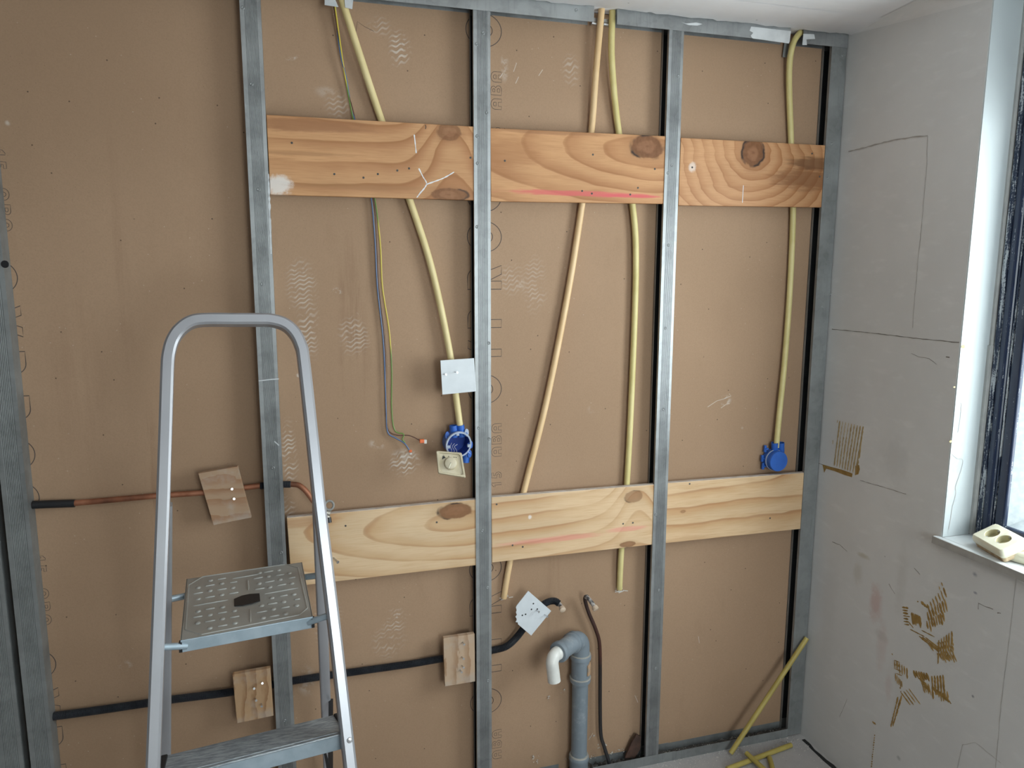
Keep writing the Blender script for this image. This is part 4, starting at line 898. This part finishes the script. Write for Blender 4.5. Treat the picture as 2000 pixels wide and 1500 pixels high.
# crumbs of plaster and dust
random.seed(11)
cr = MB()
def crumb(p, s):
    q = [Vector((random.uniform(-1, 1), random.uniform(-1, 1), random.uniform(-.6, .6)))*s for _ in range(4)]
    cr.add([p+v for v in q], [(0, 1, 2), (0, 2, 3), (0, 3, 1), (1, 3, 2)])
for k in range(1500):
    x = random.uniform(.7, 1.78); y = -.004-abs(random.gauss(0, .05)); crumb(Vector((x, y, .002)), random.uniform(.0007, .0035))
for k in range(500): crumb(Vector((random.uniform(.7, 1.78), -.2+random.uniform(-.3, .15), .002)), random.uniform(.001, .004))
for k in range(420): crumb(Vector((random.uniform(.65, 1.73), random.uniform(.004, .044), random.uniform(.003, .012))), random.uniform(.001, .004))
for u, v in ((1175, 1458), (1160, 1478), (1110, 1484), (1048, 1478), (1210, 1466), (1200, 1470), (1045, 1487), (1073, 1363), (1100, 1350), (1160, 1440)):
    for k in range(5): crumb(Y(u+random.uniform(-8, 8), v+random.uniform(-4, 4), .044), random.uniform(.002, .006))
obj('plaster_crumbs', cr, CRUMB, label='white plaster crumbs scattered along the floor track', category='debris', kind='stuff')
db = MB(); random.seed(5); nx, ny = 160, 6
vs = [(.63+k/nx*1.11, .002+j/(ny-1)*.044, .0035+random.random()*.006+(.014*math.exp(-((k/nx*1.11+.63-.95)/.15)**2))*random.random()) for k in range(nx+1) for j in range(ny)]
db.add(vs, [(k*ny+j, (k+1)*ny+j, (k+1)*ny+j+1, k*ny+j+1) for k in range(nx) for j in range(ny-1)])
obj('rubble_dust', db, DUST, label='dark dust and rubble lying inside the floor track', category='debris', kind='stuff')

# ------------------------------------------------------------------ socket outlets on the sill
def socket(base, rotz, label, tilt=(0, 0), tan=True):
    w, d = .128, .078; r = root('double_socket', label, 'socket', base, 'cream sockets lying on the sill')
    Rm = Matrix.Rotation(rotz, 3, 'Z') @ Matrix.Rotation(tilt[0], 3, 'X') @ Matrix.Rotation(tilt[1], 3, 'Y')
    def T(p): return Vector(base)+Rm @ Vector(p)
    def rrp(w, d, r, z, n=5):
        o = []
        for cx, cy, a0 in ((w/2-r, -d/2+r, -90), (w/2-r, d/2-r, 0), (-w/2+r, d/2-r, 90), (-w/2+r, -d/2+r, 180)):
            for k in range(n+1): a = math.radians(a0+90*k/n); o.append((cx+r*math.cos(a), cy+r*math.sin(a), z))
        return o
    layers = [rrp(w*.9, d*.88, .008, .004), rrp(w*.97, d*.95, .01, .008), rrp(w, d, .010, .014), rrp(w, d, .010, .022), rrp(w*.95, d*.92, .010, .030), rrp(w*.88, d*.84, .010, .032)]
    mb = MB(); n = 24
    mb.add([T(p) for l in layers for p in l], [(i+j*n, (i+1) % n+j*n, (i+1) % n+(j+1)*n, i+(j+1)*n) for j in range(5) for i in range(n)]+[tuple(range(n-1, -1, -1))])
    # top face with two round holes: ring of quads between outline halves and each hole
    top = layers[-1]; m2 = 24
    for side in (-1, 1):
        cx = side*.0225; R_ = .0185; outer = []
        hw, hd = w*.44, d*.42
        x0, x1 = (-hw, 0) if side < 0 else (0, hw)
        for k in range(m2):
            a = 2*math.pi*k/m2; dx, dy = math.cos(a), math.sin(a)
            tx = ((x1-cx)/dx if dx > 1e-6 else (x0-cx)/dx if dx < -1e-6 else 9); ty = (hd/abs(dy) if abs(dy) > 1e-6 else 9)
            t = min(tx, ty); outer.append((cx+dx*t, dy*t, .0321))
        for qx in (x0, x1):
            for qy in (-hd, hd):
                kk = round(math.atan2(qy, qx-cx)/(2*math.pi)*m2) % m2; outer[kk] = (qx, qy, .0321)
        inner = [(cx+R_*math.cos(2*math.pi*k/m2), R_*math.sin(2*math.pi*k/m2), .0321) for k in range(m2)]
        rim = [(cx+R_*1.03*math.cos(2*math.pi*k/m2), R_*1.03*math.sin(2*math.pi*k/m2), .0331) for k in range(m2)]
        mb.add([T(p) for p in outer+rim+inner], [(k+j*m2, (k+1) % m2+j*m2, (k+1) % m2+(j+1)*m2, k+(j+1)*m2) for j in range(2) for k in range(m2)])
    obj('cover', mb, CREAMS, parent=r, smooth=True, angle=50)
    for side in (-1, 1):
        cx = side*.0225; wl_ = MB().lathe(T((cx, 0, .0321)), T((0, 0, 1))-T((0, 0, 0)), [(.0185, 0), (.0175, -.016), (0, -.016)], 24)
        ws = obj('well', wl_, CREAMIN, parent=r, smooth=True)
        cb3 = MB()
        for s2 in (-1, 1): cb3.box((cx-.003, s2*.0172-.0022, .017), (cx+.003, s2*.0172+.0022, .031))
        cb3.v = [T(v) for v in cb3.v]; obj('contact', cb3, NAIL, parent=ws)
    if tan:
        bm_ = MB(); ll = [rrp(w*.93, d*.93, .008, -.004), rrp(w*.95, d*.95, .008, .010)]
        bm_.add([T(p) for l in ll for p in l], [(i, (i+1) % n, (i+1) % n+n, i+n) for i in range(n)]+[tuple(range(n-1, -1, -1))])
        obj('mounting_frame', bm_, plain('tan_frame_edge', hexc('a98a68'), hexc('c9b596'), .6, scale=80), parent=r)
_R = Matrix.Rotation(math.radians(-106), 3, 'Z') @ Matrix.Rotation(math.radians(27), 3, 'X')
socket(Vector((1.8325, -.660, .9935))-_R @ Vector((0, 0, .032)), math.radians(-106), 'upper cream double socket propped at a slant at the window end of the sill', (math.radians(27), 0))
socket(Vector((1.872, -.745, WZ0-.0025)), math.radians(-72), 'lower cream double socket lying flat under the slanted one', tan=False)

# ------------------------------------------------------------------ step ladder
# ladder axes: u along its width, n_ away from the camera side, its front frame leans back
LA = Vector((-.173, -.568, .95)); u = Vector((.260, .028, 0)).normalized(); nb = Vector((-u.y, u.x, 0))
TL = math.radians(17); w_ = Vector((0, 0, 1))*math.cos(TL)+nb*math.sin(TL); nf = u.cross(w_).normalized()   # nf normal of the front frame
lad = root('step_ladder', 'aluminium stepladder with a square platform standing in front of the plasterboard', 'ladder', Vector((-.04, -.55, 0)))
LP = LA-nb*.012
FP = lambda a, b: PL(a, b, LP, nf)
bot = 1
lft = [(319, 975), (309, 1240), (299, 1500)]
def down(a, b):      # extend a rail on its plane to the floor
    pa, pb = FP(*a), FP(*b); return pb+(pb-pa)*((.012-pb.z)/(pb.z-pa.z))
path = [down((319, 975), (299, 1500))]+[FP(*q) for q in [(299, 1500), (309, 1240), (319, 975), (327, 720)]]
arc_ = [FP(*q) for q in [(329, 695), (336, 668), (350, 646), (372, 630), (400, 625)]]
mid_ = [FP(460, 625), FP(505, 625)]
arc2 = [FP(*q) for q in [(530, 626), (556, 634), (575, 651), (587, 675), (593, 705)]]
rgt = [FP(*q) for q in [(609, 850), (622, 975), (655, 1246), (684, 1500)]]+[down((622, 975), (684, 1500))]
full = path[:-1]+smoothpath([path[-1]]+arc_+mid_+arc2+[rgt[0]], 5)+rgt[1:]
def rrect(w, d, r, n=3):
    o = []
    for cx, cy, a0 in ((w/2-r, -d/2+r, -90), (w/2-r, d/2-r, 0), (-w/2+r, d/2-r, 90), (-w/2+r, -d/2+r, 180)):
        for k in range(n+1): a = math.radians(a0+90*k/n); o.append((cx+r*math.cos(a), cy+r*math.sin(a)))
    return o
obj('front_frame', MB().sweep(full, rrect(.025, .036, .0045, 1), up=tuple(nf)), ALU, parent=lad, smooth=True, angle=30)
# rear frame
RA = Z(350, 1165, .95)+Vector((0, 0, 0)); TR = math.radians(16.5); wr2 = Vector((0, 0, 1))*math.cos(TR)-nb*math.sin(TR); nr2 = u.cross(wr2).normalized()
RP = lambda a, b: PL(a, b, RA, nr2)
def leg_to_floor(p0, p1): return p1+(p1-p0)*((.012-p1.z)/(p1.z-p0.z))
for a, b, nm in (((324, 985), (323, 1480), 0), ((621, 985), (637, 1395), 1)):
    p0, p1 = RP(*a), RP(*b); pe = leg_to_floor(p0, p1)
    L0 = obj('rear_leg', MB().sweep([p0, p0.lerp(pe, .08), p0.lerp(pe, .5), pe], rrect(.026, .018, .005), up=tuple(nr2)), ALU, parent=lad, smooth=True, angle=30)
    obj('foot', MB().box(pe+Vector((-.018, -.016, -.012)), pe+Vector((.018, .016, .02))), BLACK, parent=L0, bevel=.003)
    obj('pivot_plate', MB().sweep([p0+wr2*.02, p0-wr2*.05], rrect(.004, .05, .0018), up=tuple(nb)), ALU, parent=L0)
p0, p1 = RP(323, 1480), RP(637, 1395); lo = leg_to_floor(RP(324, 985), p0); lo2 = leg_to_floor(RP(621, 985), p1)
obj('rear_brace', MB().sweep([lo.lerp(RP(324, 985), .12), lo2.lerp(RP(621, 985), .12)], rrect(.018, .018, .004), up=tuple(wr2)), ALU, parent=lad, smooth=True)
for e in (path[0], rgt[-1]):
    obj('foot', MB().box(e+Vector((-.020, -.026, -.012)), e+Vector((.020, .026, .03))), BLACK, parent=lad, bevel=.004)
# platform
PZ = .95
FL, FRt, BRt, BL = Z(352, 1251, PZ), Z(611, 1204, PZ), Z(590, 1098, PZ), Z(364, 1131, PZ)
th = .026
pb_ = MB().prism([FL, FRt, BRt, BL], (0, 0, -.003))
plat = obj('platform', pb_, PLATE, parent=lad, bevel=.001)
fn = Vector((-(u.y), u.x, 0))
obj('front_lip', MB().prism([FL-fn*.001, FRt-fn*.001, FRt-fn*.001+Vector((0, 0, -th)), FL-fn*.001+Vector((0, 0, -th))], fn*.003), STEPFRONT, parent=plat, bevel=.001)
obj('side_lip', MB().prism([FRt, BRt, BRt+Vector((0, 0, -.02)), FRt+Vector((0, 0, -.02))], -u*.002).prism([FL, BL, BL+Vector((0, 0, -.02)), FL+Vector((0, 0, -.02))], u*.002).prism([BL, BRt, BRt+Vector((0, 0, -.02)), BL+Vector((0, 0, -.02))], fn*-.002), PLATE, parent=plat)
z2 = lambda a, b: Z(300+a/5, 1050+b/5, PZ)
em = MB(); dots = [(435, 490), (555, 420), (550, 520), (665, 450), (775, 490), (435, 600), (665, 560), (1035, 345), (1030, 450), (1120, 380), (1220, 318), (1135, 485), (1235, 412), (1325, 348), (1350, 448), (1155, 590), (1270, 628), (1370, 555), (1395, 665), (1055, 665), (1170, 700), (1290, 745), (1070, 785), (435, 720), (430, 835), (550, 755), (548, 885), (672, 680), (672, 795), (790, 715), (795, 835)]
for a, b in dots: em.lathe(z2(a, b)+Vector((0, 0, -.0002)), (0, 0, 1), [(.0062, 0), (.0052, .0016), (.0030, .0028), (0, .0031)], 12)
dsh = [(665, 403, 90), (780, 436, 80), (435, 542, 100), (550, 467, 100), (550, 580, 100), (665, 505, 100), (780, 542, 100), (1120, 333, 100), (1020, 395, 100), (1130, 430, 100), (1235, 365, 90), (1350, 392, 70), (1035, 500, 100), (1250, 462, 90), (1270, 567, 80), (1400, 603, 60), (1160, 645, 100), (1285, 682, 90), (1055, 725, 110), (1180, 765, 100), (550, 695, 100), (430, 773, 100), (550, 815, 110), (670, 733, 100), (672, 860, 100), (790, 775, 100)]
def dash(p, q, w=.0045):
    em.sweep([p, p.lerp(q, .15), p.lerp(q, .85), q], [(w/2, 0), (w*.3, .0018), (-w*.3, .0018), (-w/2, 0)], up=(0, 0, 1), scales=[.3, 1, 1, .3])
for a, b, l in dsh: dash(z2(a-l/2, b+l*.085), z2(a+l/2, b-l*.085))
for a, b in (((770, 402), (1025, 358)), ((385, 668), (728, 608)), ((1085, 550), (1410, 492)), ((918, 410), (925, 515)), ((940, 695), (945, 830))): dash(z2(*a), z2(*b))
obj('raised_tread_pattern', em, PLATE, parent=plat, smooth=True, angle=70, kind='stuff')
bd = MB(); bp = [z2(*q) for q in [(340, 465), (480, 382), (1290, 262), (1410, 295), (1500, 690), (1420, 755), (470, 945), (310, 900)]]
for i in range(len(bp)): bd.sweep([bp[i], bp[(i+1) % len(bp)]], [(.002, 0), (.001, .0012), (-.001, .0012), (-.002, 0)], up=(0, 0, 1))
obj('raised_border', bd, PLATE, parent=plat)
hd = [z2(*q) for q in [(785, 605), (860, 573), (940, 556), (1035, 550), (1042, 625), (960, 652), (880, 668), (787, 675)]]
obj('grip', MB().prism([p+Vector((0, 0, .0005)) for p in hd], (0, 0, .0015)), BLACK, parent=plat, bevel=.0006, label='black oval grip in the platform centre')
# pins between platform and rails
for a, b, r_ in ((FL+Vector((0, 0, -.012)), FP(313, 1264), .007), (FRt+Vector((0, 0, -.010)), FP(648, 1200), .007)):
    obj('pin', MB().tube([a+(a-b).normalized()*.012, b], r_, 12), STEPFRONT, parent=lad, smooth=True)
for e, s in ((FL, -1), (FRt, 1)):
    obj('end_plug', MB().box(e+Vector((-.003, -.004, -.024)), e+Vector((.003, .010, -.004))), BLACK, parent=plat)
q0, q1 = Z(372, 1162, PZ-.012), RP(323, 1172); obj('pin', MB().tube([q0, q1], .0075, 10), STEPFRONT, parent=lad, smooth=True)
q0, q1 = Z(596, 1127, PZ-.012), RP(622, 1124); obj('pin', MB().tube([q0, q1], .0075, 10), STEPFRONT, parent=lad, smooth=True)
# treads
def tread(k, pts=None):
    A1, A2 = pts[0], pts[1]; B2, B1 = pts[2], pts[3]
    t = obj('tread', MB().prism([A1, A2, B2, B1], (0, 0, -.004)), ALU_TREAD, parent=lad, bevel=.0012)
    up_ = Vector((0, 0, 1)); dn_ = Vector((0, 0, -.034)); f_ = (A2-A1).normalized().cross(up_)
    f_ = f_ if f_.y < 0 else -f_
    obj('tread_front', MB().prism([A1+f_*.0005, A2+f_*.0005, A2+f_*.0005+dn_, A1+f_*.0005+dn_], f_*-.003), STEPFRONT, parent=t, bevel=.001)
    obj('tread_ridge', MB().tube([A1+Vector((0, 0, .0005)), A2+Vector((0, 0, .0005))], .0022, 8).tube([A1-f_*.010+Vector((0, 0, 0)), A2-f_*.010], .0014, 6), ALU_TREAD, parent=t)
    return t
ZS = .712
# front line of the tread follows the frame plane; back line from the picture
TB1, TB2 = Z(322, 1476, ZS), Z(656, 1395, ZS); TF2 = Z(680, 1431, ZS); TF1 = TF2-(TB2-TB1)*1.06
tr1 = tread(0, [TF1, TF2, TB2, TB1])
cpz = Vector((0, 0, -.002))
for (F_, B_, s) in ((TF2, TB2, 1), (TF1, TB1, -1)):
    e = (TF2-TF1).normalized()*s; a0 = F_-e*.006; b0 = B_-e*.006
    obj('end_cap', MB().prism([a0+Vector((0, 0, .004)), b0+Vector((0, 0, .004)), b0+Vector((0, 0, -.030)), a0+(b0-a0)*.2+Vector((0, 0, -.014)), a0+Vector((0, 0, -.008))], e*.014), BLACK, parent=tr1, bevel=.003)
q = FP(680, 1441)-nf*(-.0)  ; fdir = nf if nf.y < 0 else -nf
obj('rivet', MB().lathe(q+fdir*.018, fdir, [(.006, 0), (.005, .002), (0, .003)], 12), NAIL, parent=tr1, smooth=True)
for j, dz in enumerate((-.237, -.474)):
    sh = w_*(dz/math.cos(TL)); ex = (TF2-TF1).normalized()*(.018*(j+1))
    tread(1, [TF1+sh-ex, TF2+sh+ex, TB2+sh+ex, TB1+sh-ex])
sp0, sp1 = Y(633, 1464, -.50), Y(645, 1506, -.46)
obj('safety_strap', MB().prism([sp0+Vector((-.002, 0, 0)), sp0+Vector((.002, 0, 0)), sp1+Vector((.006, 0, -.01)), sp1+Vector((-.006, 0, -.01))], (0, .001, 0)).sweep([sp1+Vector((0, 0, -.008)), Vector((sp1.x+.01, -.28, .52)), Vector((sp1.x+.015, -.20, .55))], [(.006, 0), (0, .0006), (-.006, 0), (0, -.0006)], up=(0, 0, 1)), BLACK, parent=lad)
for o in SC.objects:
    if '_b' in o: del o['_b']
